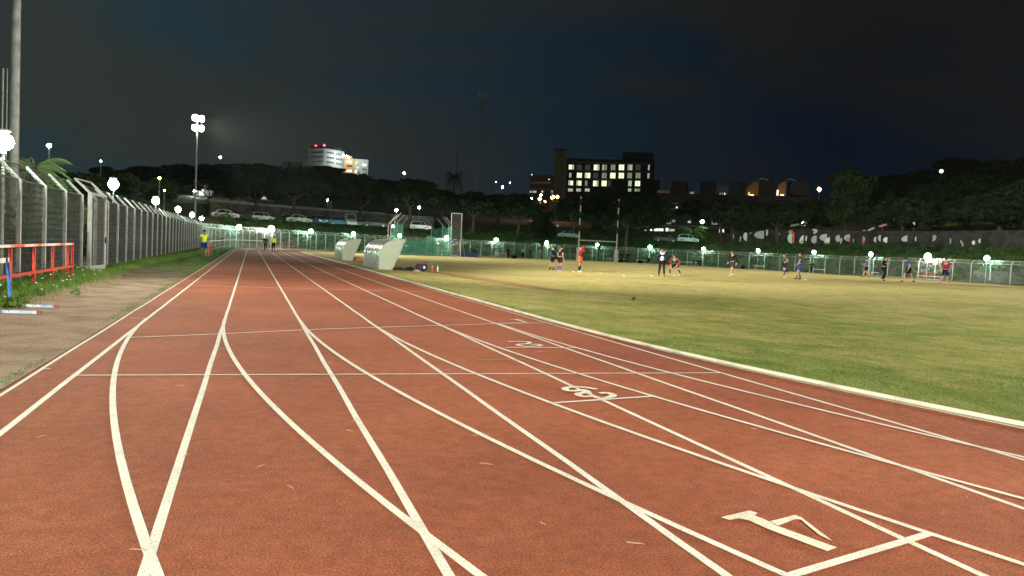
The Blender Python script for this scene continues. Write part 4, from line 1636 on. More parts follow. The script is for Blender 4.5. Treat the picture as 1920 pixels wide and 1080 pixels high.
# sloping lit awnings above the wall
for px, py, l_, rot, m_, lab in ((1615, 435, 6, .35, PM['t'], 'mint lit awning sloping above the painted wall'), (1633, 430, 5, .5, PM['g'], 'small grey awning right of the mint one'), (1655, 423, 6, .35, PM['p'], 'rusty pink awning at the top of the sloping row'), (1490, 422, 7, .25, PM['g'], 'pale awning left of the lamp over the painted wall')):
    p, t_ = along(px, 18)
    q = P(px, py, t_)
    e_ = empty('awning', (q.x, q.y, gz(q.x, q.y)), -atan2(q.x, q.y), lab, 'awning', 'awnings above the painted wall')
    h = q.z - e_.location.z
    s_ = t_ / F
    b = MB(); b.bar((-l_ * s_, 0, h - l_ * s_ * tan(rot)), (l_ * s_, 0, h + l_ * s_ * tan(rot)), .9, .3); b.build('canopy', m_, e_)
    b = MB(); b.tube([(0, .2, -.2), (0, .2, h)], .06, 6); b.build('pole', GALV_D, e_)

# car-park terrace markings: a low road surface
b = MB()
vs, fs = [], []
K = 60
for k in range(K + 1):
    for d in (13.5, 29):
        p, _ = along(395 + (1400 - 395) * k / K, d)
        vs.append((p.x, p.y, 4.36))
for k in range(K): fs.append((2 * k, 2 * k + 2, 2 * k + 3, 2 * k + 1))
b.add(vs, fs)
structure(b.build('car_park', mat('asphalt', (.06, .06, .058), .9, (.04, .04, .04), 2, bump=.2)))


# ------------------------------------------------------------------ cars
def car_meshes(kind):
    L_ = {'hatch': 4.0, 'saloon': 4.5, 'van': 4.6}[kind]
    H_ = {'hatch': 1.5, 'saloon': 1.45, 'van': 2.1}[kind]
    hw = .87
    belt = .92 if kind != 'van' else 1.15
    low = [(-L_ / 2, .35), (-L_ / 2 + .05, .25), (L_ / 2 - .05, .25), (L_ / 2, .38), (L_ / 2 - .03, .66), (L_ / 2 - .25, .76), (L_ / 2 - 1.05, belt), (-L_ / 2 + (.75 if kind == 'saloon' else .12), belt), (-L_ / 2 + .06, belt - .08 if kind == 'saloon' else belt)]
    if kind == 'saloon': low[-2] = (-L_ / 2 + .85, belt); low[-1] = (-L_ / 2 + .04, belt - .04)
    b = MB()
    n = len(low)
    rings = []
    for y, ins in ((-hw, .06), (-hw + .07, 0), (hw - .07, 0), (hw, .06)):
        rings.append([(x * (1 - ins * .25), y, .25 + (z - .25) * (1 - ins)) for x, z in low])
    vs = [v for r_ in rings for v in r_]
    fs = [tuple(range(n))[::-1], tuple(3 * n + i for i in range(n))]
    for j in range(3):
        for i in range(n): fs.append((j * n + i, j * n + (i + 1) % n, (j + 1) * n + (i + 1) % n, (j + 1) * n + i))
    b.add(vs, fs)
    if kind == 'hatch': cab = [(-L_ / 2 + .12, belt), (-L_ / 2 + .45, H_ - .05), (-L_ / 2 + .9, H_), (.25, H_), (.6, H_ - .06), (L_ / 2 - .98, belt)]
    elif kind == 'saloon': cab = [(-L_ / 2 + .7, belt), (-L_ / 2 + 1.35, H_ - .04), (-.3, H_), (.3, H_ - .04), (L_ / 2 - 1.15, belt)]
    else: cab = [(-L_ / 2 + .06, belt), (-L_ / 2 + .1, H_ - .08), (-L_ / 2 + .3, H_), (.9, H_), (1.15, H_ - .12), (L_ / 2 - .75, belt)]
    n = len(cab)
    vs = []
    for y, f_ in ((-1, 0), (1, 0)):
        for x, z in cab:
            t = (z - belt) / (H_ - belt)
            vs.append((x, y * (hw - .04 - .17 * t), z))
    gl = MB(); gl.add(vs, [tuple(range(n))[::-1], tuple(range(n, 2 * n))] + [(i, (i + 1) % n, n + (i + 1) % n, n + i) for i in range(n)])
    # roof and pillars in body colour, 6 mm proud of the glass
    top = [c for c in cab if c[1] > H_ - .14]
    for i in range(len(top) - 1):
        (xa, za), (xb, zb) = top[i], top[i + 1]
        b.add([(xa, -.71, za + .01), (xb, -.71, zb + .01), (xb, .71, zb + .01), (xa, .71, za + .01), (xa, -.73, za - .05), (xb, -.73, zb - .05), (xb, .73, zb - .05), (xa, .73, za - .05)],
              [(0, 1, 2, 3), (0, 4, 5, 1), (3, 2, 6, 7), (0, 3, 7, 4), (1, 5, 6, 2)])
    for sy in (-1, 1):
        for (xa, za), (xb, zb) in ((cab[0], cab[1]), (cab[-1], cab[-2]), ((.05, belt), (-.02, H_ - .02))):
            t1 = (zb - belt) / (H_ - belt)
            b.bar((xa, sy * (hw - .035), za), (xb, sy * (hw - .035 - .17 * t1), zb), .07, .07)
    return b.mesh('body'), gl.mesh('windows'), L_


CARM = {k: car_meshes(k) for k in ('hatch', 'saloon', 'van')}
wh = MB(); wh.tube([(0, -.1, 0), (0, .1, 0)], .31, 14); WHM = wh.mesh('tyre'); WHM.materials.append(BLACK)
wh = MB(); wh.tube([(0, -.108, 0), (0, .108, 0)], .19, 10); RIM = wh.mesh('rim'); RIM.materials.append(GALV)
hl = MB(); hl.box((0, 0, 0), (.06, .3, .14)); HLM = hl.mesh('headlight'); HLM.materials.append(mat('headlight_glass', (.7, .72, .7), .15, spec=.8))
for k in CARM: CARM[k][1].materials.append(GLASS)


def car(px, dist, kind, c, rz, label, lift=0):
    p = at(px, dist)
    p.z = max(p.z, 4.36) if dist > 120 else p.z
    body, gl, L_ = CARM[kind]
    e = empty('parked_car', p, rz - atan2(p.x - CAM.x, p.y), label, 'car', 'cars parked beyond the far fence')
    nm = 'car_paint_%d' % (hash(c) % 9999)
    me = body.copy(); me.materials.clear(); me.materials.append(mat('car_paint_%02d%02d%02d' % tuple(int(v * 99) for v in c), c, .3, spec=.6))
    linkmesh('body', me, e)
    linkmesh('windows', gl, e)
    for x in (L_ / 2 - .82, -L_ / 2 + .75):
        for y in (-.79, .79):
            o = linkmesh('wheel', WHM, e, (x, y, .31))
            linkmesh('rim', RIM, o)
    for y in (-.62, .62): linkmesh('headlight', HLM, e, (L_ / 2 - .02, y, .62))
    return e


WH, DK, BL, GY = (.50, .51, .49), (.03, .03, .035), (.06, .16, .32), (.28, .3, .3)
for a in [(491, 146, 'hatch', WH, .25, 'white hatchback parked above the leftmost far lamps'),
          (420, 140, 'saloon', WH, .2, 'white car parked highest at the left end of the row'),
          (444, 143, 'saloon', DK, .1, 'dark car between the two leftmost white cars'),
          (561, 146, 'saloon', WH, -.1, 'white saloon parked behind the broad pine trunk'),
          (540, 151, 'saloon', DK, .1, 'dark car half hidden left of the white saloon'),
          (597, 145, 'hatch', BL, -1.2, 'dark blue car parked right of the white saloon'),
          (636, 148, 'hatch', BL, .1, 'pale blue car left of the small white van'),
          (655, 147, 'van', WH, -1.45, 'small white van parked nose to the field'),
          (674, 151, 'hatch', GY, .2, 'grey car right of the small white van'),
          (702, 149, 'saloon', DK, .05, 'black saloon left of the netting tower'),
          (787, 152, 'hatch', WH, 0, 'white hatchback seen over the green netting'),
          (1017, 158, 'hatch', WH, -1.2, 'white car far right of the tall net gate, under the flag'),
          (1288, 158, 'hatch', (.4, .5, .48), .1, 'pale green car by the lamp-lit palm'),
          (1246, 162, 'saloon', DK, .1, 'dark car in front of the glazed pavilion'),
          (1065, 164, 'saloon', GY, .1, 'dim grey car behind the left goal post')]:
    car(*a)


# ------------------------------------------------------------------ objects on the field
def dugout(x, y0, y1, label, npan=6):
    Ld = y1 - y0
    e = empty('dugout', (x, y0, gz(x, y0)), 0, label, 'dugout', 'dugouts beside the track')
    prof = [(0, .03), (0, .85)]
    for k in range(1, 9):
        t = k / 8 * pi / 2
        prof.append((.98 - .98 * cos(t), .80 + .87 * sin(t)))
    prof += [(1.18, 1.682), (1.38, 1.685)]
    m = bpy.data.materials.get('fogged_plastic')
    if not m:
        m = mat('fogged_plastic', (.58, .60, .52), .3, (.33, .37, .3), 1.8, spec=.5)
        m.name = 'fogged_plastic'
    shell = MB()
    n = len(prof)
    vs, fs = [], []
    seg = npan * 3
    for k in range(seg + 1):
        yy = Ld * k / seg
        wv = .012 * (1 if k % 3 else -1)
        for (px_, pz) in prof: vs.append((px_ - (wv if px_ < .7 else 0), yy, pz + (wv if px_ > .2 else 0)))
    for k in range(seg):
        for i in range(n - 1):
            a = k * n + i
            fs.append((a, a + n, a + n + 1, a + 1))
    o0 = len(vs)
    vs2 = [(vx + (.012 if vx < .6 else 0), vy, vz - .015) for vx, vy, vz in vs]
    shell.add(vs + vs2, fs + [tuple(i + o0 for i in q[::-1]) for q in fs])
    sh = shell.build('curved_shell', m, e, smooth=True)
    for yy in (0.01, Ld - .01):
        s = MB()
        outline = [(px_, pz) for px_, pz in prof] + [(.72, .03)]
        s.extrude(outline, yy - .006, yy + .006, lambda a, c, z: (a, z, c))
        s.build('end_panel', mat('end_plastic', (.38, .45, .34), .4, (.34, .42, .3), 2.5, spec=.5), e)
        fr = MB()
        fr.bar((.72, yy, .0), (1.38, yy, 1.66), .05)
        for i in range(n - 1): fr.bar((prof[i][0], yy, prof[i][1]), (prof[i + 1][0], yy, prof[i + 1][1]), .035)
        fr.bar((0, yy, .03), (.74, yy, .03), .035)
        fr.build('end_frame', GALV, e)
    fr = MB(); fr.bar((1.38, 0, 1.67), (1.38, Ld, 1.67), .045); fr.bar((.0, 0, .03), (0, Ld, .03), .05)
    fr.build('long_rail', GALV, e)
    rb = MB()
    for k in range(1, npan):
        yy = Ld * k / npan
        rb = MB()
        for i in range(n - 1): rb.bar((prof[i][0] - .012, yy, prof[i][1] + .008), (prof[i + 1][0] - .012, yy, prof[i + 1][1] + .008), .03, .03)
        rb.build('rib', mat('rib_metal', (.33, .36, .3), .4, spec=.5), e)
    bn = MB(); bn.box((.42, Ld / 2, .45), (.32, Ld - .3, .04))
    for k in range(4): bn.box((.42, .3 + (Ld - .6) * k / 3, .22), (.05, .05, .44))
    bn.build('bench', mat('orange_plastic', (.45, .16, .05), .5), e)
    return e


dugout(8.3, 44.2, 50.6, 'larger nearer curved translucent dugout beside the kerb', 6)
dugout(8.35, 63.2, 69.4, 'smaller farther curved translucent dugout beside the kerb', 6)


def thing_on(px, py):
    return G(px, py)


p = Vector((10.5, 43.4, crown(10.5, 43.4)))
e = empty('sports_bag', p, .4, 'dark stuffed sports bag with red top in the grass by the dugout', 'bag')
b = MB(); b.ball((0, 0, .24), .34, 14, 8, (1.15, .7, .72)); b.build('bag_body', mat('navy_cloth', (.03, .03, .06), .7), e, smooth=True)
b = MB(); b.ball((.02, 0, .42), .2, 10, 6, (1.3, .8, .42)); b.build('red_top', RED, e, smooth=True)
b = MB(); b.tube([(-.25, -.2, .3), (-.1, -.27, .5), (.1, -.27, .5), (.25, -.2, .3)], .018, 6); b.build('strap', BLACK, e)
b = MB(); b.box((.0, -.25, .24), (.1, .02, .12)); b.build('patch', WHITE, e)
for dx, c, lab in ((.62, (.7, .12, .04), 'orange drinks bottle right of the sports bag'), (.95, (.7, .72, .68), 'clear pale bottle right of the orange bottle')):
    e = empty('bottle', (p.x + dx, p.y + .25 * dx, crown(p.x + dx, p.y)), 0, lab, 'bottle', 'bottles by the sports bag')
    b = MB(); b.tube([(0, 0, 0), (0, 0, .2), (0, 0, .25), (0, 0, .29)], [.05, .05, .025, .02], 10); b.build('bottle_body', mat('bottle_%d' % int(dx * 100), c, .3), e, smooth=True)
    b = MB(); b.tube([(0, 0, .285), (0, 0, .33)], .024, 8); b.build('cap', WHITE, e)


def cloth_heap(x, y, w_, d_, h_, c, label, name='clothes_pile'):
    b = MB()
    nx_, ny_ = 12, 10
    vs, fs = [], []
    for i in range(nx_ + 1):
        for j in range(ny_ + 1):
            u, v = i / nx_ * 2 - 1, j / ny_ * 2 - 1
            r_ = max(0, 1 - (abs(u) ** 2.4 + abs(v) ** 2.4))
            vs.append((x + u * w_, y + v * d_, gz(x, y) + .0 + h_ * r_ ** .5 * (1 + .35 * sin(u * 9 + v * 4) * cos(v * 7))))
    for i in range(nx_):
        for j in range(ny_):
            a = i * (ny_ + 1) + j
            fs.append((a, a + ny_ + 1, a + ny_ + 2, a + 1))
    b.add(vs, fs)
    return tag(b.build(name, mat('cloth_%s' % abs(hash(label)), c, .9), smooth=True), label, 'clothes', 'kit lying by the dugout')


cloth_heap(9.55, 45.0, .5, .4, .10, (.05, .05, .03), 'dark clothes lying flat against the larger dugout')
cloth_heap(9.95, 43.9, .25, .25, .2, (.02, .025, .03), 'small black jacket heap left of the sports bag')
cloth_heap(10.1, 42.7, .22, .18, .12, (.5, .25, .15), 'orange and pale shirt left of the sports bag')
cloth_heap(9.6, 64.0, .45, .3, .25, (.45, .2, .08), 'orange kit heap beside the smaller dugout')

# dark flag lying on the grass and its rope
g1 = G(1190, 564)
b = MB()
b.add([(g1.x - .16, g1.y - .08, g1.z + .02), (g1.x + .0, g1.y - .0, g1.z + .02), (g1.x + .22, g1.y + .35, g1.z + .10), (g1.x + .05, g1.y + .22, g1.z + .12), (g1.x - .1, g1.y + .02, g1.z + .07)], [(0, 1, 2, 3), (0, 3, 4)])
tag(b.build('leaf_litter', mat('dark_cloth', (.03, .03, .025), .9)), 'dark fallen palm husk lying alone on the grass', 'debris')
g2 = G(1085, 559)
b = MB(); b.tube([(g2.x, g2.y, g2.z + .02), ((g2.x + g1.x) / 2, (g2.y + g1.y) / 2 + .1, g1.z + .03), (g1.x, g1.y, g1.z + .03)], .007, 5)
tag(b.build('rope', mat('rope_fibre', (.25, .22, .15), .9)), 'thin rope on the grass leading to the dark husk', 'rope')


def railing(name, pts, h, label, m_top, m_post, mid=True, group=None, w_=.09):
    p0 = Vector((pts[0][0], pts[0][1], gz(*pts[0][:2])))
    e = empty(name, p0, 0, label, 'railing', group)
    for k, (x, y) in enumerate(pts):
        b = MB(); b.box((x - p0.x, y - p0.y, h / 2 - .05), (.05, w_, h), 0); b.build('post', m_post, e)
    for k in range(len(pts) - 1):
        a, c = pts[k], pts[k + 1]
        for j, z in enumerate((h, h * .42) if mid else (h,)):
            b = MB(); b.bar((a[0] - p0.x, a[1] - p0.y, z + gz(*a) - p0.z), (c[0] - p0.x, c[1] - p0.y, z + gz(*c) - p0.z), .055, .055)
            b.build('rail', (m_top if j == 0 else m_post) if not (k >= len(pts) - 3 and name == 'track_railing') else (m_top if j == 0 else m_post), e)
    return e


REDW = mat('worn_red_rail', (.70, .66, .58), .5, (.60, .10, .06), 1.3, lo=.42, hi=.52)
railing('track_railing', [(-2.92, 14.6), (-2.92, 16.4), (-2.92, 18.25), (-2.92, 20.1), (-2.92, 21.85), (-2.92, 23.5), (-2.92, 24.1)], 1.03, 'red railing with a worn white top rail among weeds at left', REDW, RED)

# hurdle
e = empty('hurdle', (-2.35, 15.45, .0), 0, 'blue and white hurdle standing in the weeds at the left edge', 'hurdle')
b = MB(); b.box((-.06, 0, .83), (.03, 1.22, .08)); bar = b.build('crossbar', WHITE, e)
b = MB(); b.box((-.042, -.46, .83), (.006, .1, .082)); b.box((-.042, .46, .83), (.006, .1, .082)); b.build('stripes', BLACK, bar)
for s in (-1, 1):
    b = MB(); b.bar((.0, s * .58, .03), (-.06, s * .58, .8), .04, .05); b.build('upright', BLUE, e)
    b = MB(); b.bar((-.05, s * .6, .045), (.66, s * .6, .035), .05, .045); ft = b.build('foot', mat('blue_white', (.7, .75, .78), .4, (.08, .3, .6), 5), e)
    b = MB(); b.box((.70, s * .6, .038), (.07, .056, .05)); b.build('end_cap', mat('rust', (.25, .09, .05), .8), ft)

# rugby goal
YG = 109.0
def post_x(px): return CAM.x + YG * tan(YAW + math.atan((px - 960) / F))
xA, xB = post_x(1081), post_x(1152)
zg = crown((xA + xB) / 2, YG)
e = empty('rugby_goal', ((xA + xB) / 2, YG, zg), 0, 'tall rugby goal with striped posts and padded bases', 'goal')
hw = (xB - xA) / 2
for s in (-1, 1):
    b = MB(); b.tube([(s * hw, 0, -.2), (s * hw, 0, 9.4)], [.10, .085], 10); po_ = b.build('goal_post', WHITE, e)
    b = MB()
    for k in range(3):
        b.tube([(s * hw, 0, 4.3 + k * 1.9), (s * hw, 0, 5.25 + k * 1.9)], .107, 10)
    b.build('black_bands', BLACK, po_)
    b = MB(); b.box((s * hw, 0, .95), (.46, .46, 1.9)); pd = b.build('pad', mat('pad_vinyl', (.85, .85, .80), .5, (.5, .5, .44), 2), e)
    bv = pd.modifiers.new('bevel', 'BEVEL'); bv.width = .05; bv.segments = 2
b = MB(); b.tube([(-hw, 0, 3.05), (hw, 0, 3.05)], .085, 10); b.build('crossbar_beam', WHITE, e)

# netting cage
NET = bpy.data.materials.new('green_net')
NET.use_nodes = True
n_, l_ = NET.node_tree.nodes, NET.node_tree.links
bs = n_['Principled BSDF']
bs.inputs['Base Color'].default_value = (.08, .36, .24, 1)
bs.inputs['Roughness'].default_value = .8
tcn = n_.new('ShaderNodeTexCoord')
nn_ = n_.new('ShaderNodeTexNoise'); nn_.inputs['Scale'].default_value = 1.2
l_.new(tcn.outputs['Object'], nn_.inputs['Vector'])
rn = ramp(n_, l_, nn_.outputs['Fac'], [(.35, .30), (.65, .62)])
tb = n_.new('ShaderNodeBsdfTransparent')
mxs = n_.new('ShaderNodeMixShader')
l_.new(rn.outputs[0], mxs.inputs[0]); l_.new(tb.outputs[0], mxs.inputs[1]); l_.new(bs.outputs[0], mxs.inputs[2])
l_.new(mxs.outputs[0], n_['Material Output'].inputs['Surface'])


def net_bay(e, px0, px1, dist0, dist1, hz, sag=.3, org=None, n=14):
    a, c = at(px0, dist0), at(px1, dist1)
    vs, fs = [], []
    for k in range(n + 1):
        t = k / n
        q = a.lerp(c, t)
        wob = .25 * sin(t * 9) * sin(pi * t)
        tp = hz - sag * sin(pi * t)
        for j in range(5):
            vs.append((q.x - org.x + .05 * j * wob, q.y - org.y + wob * (1 - j / 5), q.z - org.z + tp * j / 4))
    for k in range(n):
        for j in range(4):
            i = k * 5 + j
            fs.append((i, i + 5, i + 6, i + 1))
    b = MB(); b.add(vs, fs)
    return b.build('net', NET, e, smooth=True)


org = at(800, 114)
e = empty('throwing_cage', org, 0, 'green netted throwing cage with angled post tops near the far fence', 'cage')
POSTS = [(727, 108, 4.0, 1), (732, 109, 4.3, 1), (738, 110, 4.6, 1), (744, 112, 4.4, 1), (752, 116, 4.2, 1), (808, 118, 4.2, -1), (829, 116, 4.3, -1), (840, 112, 4.4, -1), (845.5, 110, 4.3, -1)]
for px, dist, h, dr in POSTS:
    q = at(px, dist) - org
    b = MB(); b.tube([(q.x, q.y, -.2), (q.x, q.y, h)], .05, 7)
    b.tube([(q.x, q.y, h), (q.x + dr * .85, q.y - dr * .1, h + 1.05)], .045, 7)
    b.build('cage_post', GALV, e)
net_bay(e, 732, 756, 109, 111, 4.2, .1, org)
net_bay(e, 738, 752, 110, 117, 4.4, .1, org)
net_bay(e, 752, 808, 117, 119, 2.6, .25, org)
net_bay(e, 808, 829, 118, 116, 4.4, .6, org)
net_bay(e, 829, 846, 116, 110, 4.5, .6, org)
net_bay(e, 756, 800, 113, 112, 2.3, .3, org)
net_bay(e, 800, 846, 113, 109, 2.8, .3, org)

org = at(854, 112)
e = empty('net_gate', org, 0, 'tall narrow white framed net gate beside the throwing cage', 'net frame')
ql, qr = at(844.5, 112) - org, at(863.5, 112) - org
b = MB()
b.tube([(ql.x, ql.y, 0), (ql.x, ql.y, 5.95)], .06, 8); b.tube([(qr.x, qr.y, 0), (qr.x, qr.y, 5.95)], .06, 8)
b.build('upright', WHITE, e)
b = MB(); b.bar((ql.x - .05, ql.y, 5.95), (qr.x + .05, qr.y, 5.95), .12); b.bar((ql.x, ql.y, .05), (qr.x, qr.y, .05), .08); b.build('top_bar', WHITE, e)
b = MB()
for k in range(1, 14): b.bar((ql.x + (qr.x - ql.x) * k / 14, ql.y + (qr.y - ql.y) * k / 14, .1), (ql.x + (qr.x - ql.x) * k / 14, ql.y + (qr.y - ql.y) * k / 14, 5.9), .008)
for k in range(48): b.bar((ql.x, ql.y, .1 + k * .12), (qr.x, qr.y, .1 + k * .12), .008)
b.build('net', GALV, e)
b = MB(); b.tube([(qr.x, qr.y, 3.4), (qr.x + .9, qr.y + .9, .0)], .03, 6); b.build('stay', GALV, e)

# blue landing mats
q = at(881, 118)
e = empty('landing_mats', q, -.3, 'blue landing mats stacked right of the tall white gate', 'mat')
for k, (dx, h) in enumerate(((-.95, .75), (.55, .7))):
    b = MB(); b.box((dx, 0, h / 2), (1.42, 1.8, h)); o = b.build('mat_block', mat('blue_vinyl', (.04, .09, .28), .5, (.03, .06, .2), 3), e)
    bv = o.modifiers.new('bevel', 'BEVEL'); bv.width = .06; bv.segments = 2


def bench(px, py, wpx, dist, label, m=None, hgt=.45, name='bench', red=False):
    q = at(px, dist)
    wd = wpx * dist / F
    rz = -atan2(q.x - CAM.x, q.y)
    e = empty(name, q, rz, label, name.split('_')[-1], 'benches along the far fence')
    b = MB(); b.box((0, 0, hgt), (wd, .4, .06)); b.build('seat', m or WHITE, e)
    for s in (-1, 1):
        b = MB(); b.box((s * wd * .42, 0, hgt / 2 - .02), (.06, .34, hgt)); b.build('leg', GALV, e)
    return e


for a in [(1160, 482, 34, 126, 'long white bench right of the right goal pad'), (1205, 484, 26, 126, 'white bench left of the coach in navy'), (1286, 487, 24, 126, 'white bench just right of the crouching player'),
          (1308, 487, 8, 126, 'short white bench end beside a black bag'), (1141, 481, 8, 127, 'stub of white bench left of the right goal pad'), (1425, 489, 18, 126, 'white bench under the lamp right of the player in black'),
          (1536, 494, 22, 124, 'white bench under the lamp right of the blue shorts'), (1641, 499, 12, 118, 'white bench between blue-shirted and black-clad players'), (838, 469, 22, 108, 'white table under the bright lamp by the tall gate')]:
    bench(*a, hgt=.62 if a[0] != 838 else .75, name='bench' if a[0] != 838 else 'trestle_table')

# red railings with white rails at both ends
def rail_px(pxs, d, label, h=1.0, mt=WHITE, mp=RED, group='railings by the far fence'):
    return railing('crowd_railing', [tuple(along(px, d)[0][:2]) for px in pxs], h, label, mt, mp, True, group)


rail_px([393, 410, 425, 440, 455, 470, 485, 497], -2.4, 'white double railing with red posts at the left far corner', 1.05, WHITE, GALV_D)
rail_px([386, 391, 397], -3.4, 'short red railing behind the yellow-vested jogger', .8, RED, RED)
rail_px([516, 523, 530, 540, 552], -1.8, 'orange-red railing right of the two distant walkers', 1.0, RED, mat('orange_paint', (.6, .22, .05), .5))
rail_px([1724, 1738, 1750, 1762], -2.2, 'red railing under the brightest far lamp', 1.0, RED, RED)
q, _ = along(1745, -2.9)
bench(1744, 509, 40, (q - CAM).xy.length, 'long white bench under the red railing at right', hgt=.45)
b = MB()
vs, fs = [], []
for k in range(20):
    px = 1632 + (1772 - 1632) * k / 19
    p1 = along(px, -6.2)[0]; p2 = along(px, -5.5)[0]
    vs += [(p1.x, p1.y, p1.z + .02), (p2.x, p2.y, p2.z + .02), (p2.x, p2.y, p2.z + .18), (p1.x, p1.y, p1.z + .18)]
for k in range(19):
    a = 4 * k
    fs += [(a, a + 4, a + 7, a + 3), (a + 3, a + 7, a + 6, a + 2), (a + 1, a + 2, a + 6, a + 5)]
b.add(vs, fs)
structure(b.build('kerb_stone', CONC))
# concrete steps at the right edge
e = empty('concrete_steps', along(1905, 1.5)[0], -.9, 'grey concrete steps behind the fence at the right edge', 'steps')
for k in range(5):
    b = MB(); b.box((0, k * .5, .15 + .3 * k), (9, .5, .3 + .02)); b.build('step', mat('dark_concrete', (.12, .12, .105), .95, (.06, .06, .05), 1.5), e)


def plastic_chair(px, dist, label):
    q = at(px, dist)
    e = empty('plastic_chair', q, -atan2(q.x - CAM.x, q.y), label, 'chair')
    b = MB(); b.box((0, 0, .43), (.44, .44, .04)); b.build('seat', WHITE, e)
    b = MB(); b.box((0, .23, .68), (.44, .04, .46)); b.box((0, .255, .9), (.3, .03, .05)); b.build('backrest', WHITE, e)
    for sx in (-1, 1):
        for sy in (-1, 1):
            b = MB(); b.bar((sx * .2, sy * .2, .43), (sx * .25, sy * .26, 0), .045); b.build('leg', WHITE, e)
    return e


plastic_chair(931, 119, 'white plastic garden chair under the lamp right of the blue mats')
q = at(942, 118)
e = empty('trestle', q, 0, 'small white trestle right of the plastic chair', 'trestle')
for s in (-1, 1):
    b = MB(); b.bar((s * .5, 0, .75), (s * .75, -.25, 0), .05); b.bar((s * .5, 0, .75), (s * .75, .25, 0), .05); b.build('leg', WHITE, e)
b = MB(); b.bar((-.6, 0, .76), (.6, 0, .76), .07); b.build('beam', WHITE, e)

# crowd barrier behind the goal
q = at(1066, 122)
e = empty('crowd_barrier', q, -.4, 'pale metal crowd barrier left of the left goal pad', 'barrier')
b = MB()
b.bar((-1, 0, 1.05), (1, 0, 1.05), .045); b.bar((-1, 0, .2), (1, 0, .2), .045); b.bar((-1, 0, 0), (-1, 0, 1.05), .045); b.bar((1, 0, 0), (1, 0, 1.05), .045)
b.build('frame', GALV, e)
b = MB()
for k in range(1, 12): b.bar((-1 + k / 6, 0, .2), (-1 + k / 6, 0, 1.05), .02)
b.build('bars', GALV, e)
q = at(1050, 123)
# white flag on a pole beyond
q = P(1032, 376, 172); g0 = gz(q.x, q.y)
e = empty('flagpole', (q.x, q.y, g0), -.4, 'pale flag on a thin pole below the orange street lights', 'flag')
hq = q.z - g0 + 2.2
b = MB(); b.tube([(0, 0, -.2), (0, 0, hq)], .05, 6); b.build('pole', GALV, e)
b = MB(); b.add([(0, 0, hq), (.4, .1, hq - .8), (.75, .2, hq - 1.9), (.5, .1, hq - 2.1), (.15, 0, hq - 1.5)], [(0, 1, 2, 3, 4)]); fl = b.build('flag_cloth', mat('flag_fabric', (.7, .7, .55), .8), e)
so = fl.modifiers.new('thick', 'SOLIDIFY'); so.thickness = .01


# lattice radio masts
def radio(px, dist, top, wd, label, head=True):
    t = P(px, top, dist)
    g0 = gz(t.x, t.y)
    H = t.z - g0
    e = empty('radio_mast', (t.x, t.y, g0 - .5), .3, label, 'mast', 'radio masts on the skyline')
    b = MB()
    c = [(cos(a) * wd / 2, sin(a) * wd / 2) for a in (0, 2.094, 4.189)]
    for x, y in c: b.bar((x, y, 0), (x * .55, y * .55, H), .16)
    n = int(H / 2.2)
    for k in range(n):
        for i in range(3):
            s0, s1 = 1 - .45 * k / n, 1 - .45 * (k + 1) / n
            a, d = c[i], c[(i + 1) % 3]
            b.bar((a[0] * s0, a[1] * s0, H * k / n), (d[0] * s1, d[1] * s1, H * (k + 1) / n), .08)
    b.build('lattice', GALV, e)
    if head:
        for a in (0, 2.1, 4.2):
            b = MB(); b.box((cos(a) * 1.2, sin(a) * 1.2, H - .8), (.35, .35, 2.6), a); b.bar((0, 0, H - 1), (cos(a) * 1.2, sin(a) * 1.2, H - 1), .1)
            b.build('antenna', mat('antenna_white', (.75, .75, .75), .5), e)
    return e


radio(904, 300, 172, 1.8, 'tall faint lattice radio mast rising in the middle of the sky')
radio(856, 330, 282, 1.2, 'short faint mast beside the shaggy palm', False)
for px, dist, top, rr_, lab in ((6, 60, 128, .05, 'thin pole left of the big grey pole at the photo edge'), (14, 66, 128, .04, 'thinner pole between the photo edge and the big grey pole')):
    t = P(px, top, dist)
    b = MB(); b.tube([(0, 0, -.5), (0, 0, t.z - gz(t.x, t.y))], rr_, 8)
    tag(b.build('thin_pole', GALV, None, (t.x, t.y, gz(t.x, t.y))), lab, 'pole', 'thin poles at the left edge')


# ------------------------------------------------------------------ people
def skin_obj(name, verts, edges, radii, m, parent, root=0, sub=1):
    me = bpy.data.meshes.new(name)
    me.from_pydata([tuple(v) for v in verts], edges, [])
    me.update()
    o = bpy.data.objects.new(name, me)
    col.objects.link(o)
    o.parent = parent
    sk = o.modifiers.new('skin', 'SKIN')
    sk.use_smooth_shade = True
    if not me.skin_vertices: me.skin_vertices.new()
    for i, v in enumerate(me.skin_vertices[0].data):
        r_ = radii[i]
        v.radius = r_ if hasattr(r_, '__len__') else (r_, r_)
        v.use_root = (i == root)
    ss = o.modifiers.new('sub', 'SUBSURF'); ss.levels = sub; ss.render_levels = sub
    me.materials.append(m)
    return o


def chain(*lists):
    """merge chains of (point, radius); the first point of each later chain may be an index to join on"""
    V, E_, Rr = [], [], []
    for ch in lists:
        prev = None
        for it in ch:
            if isinstance(it, int):
                prev = it
                continue
            V.append(it[0]); Rr.append(it[1])
            if prev is not None: E_.append((prev, len(V) - 1))
            prev = len(V) - 1
    return V, E_, Rr


BASE = dict(pelvis=(0, 0, .95), chest=(0, .0, 1.32), neck=(0, -.01, 1.50), head=(0, .03, 1.64),
            hipL=(-.095, 0, .90), kneeL=(-.11, .03, .49), ankL=(-.12, -.02, .09), hipR=(.095, 0, .90), kneeR=(.11, .03, .49), ankR=(.12, -.02, .09),
            shL=(-.185, 0, 1.42), elL=(-.25, -.02, 1.13), wrL=(-.25, .06, .88), shR=(.185, 0, 1.42), elR=(.25, -.02, 1.13), wrR=(.25, .06, .88), footL=0.0, footR=0.0)


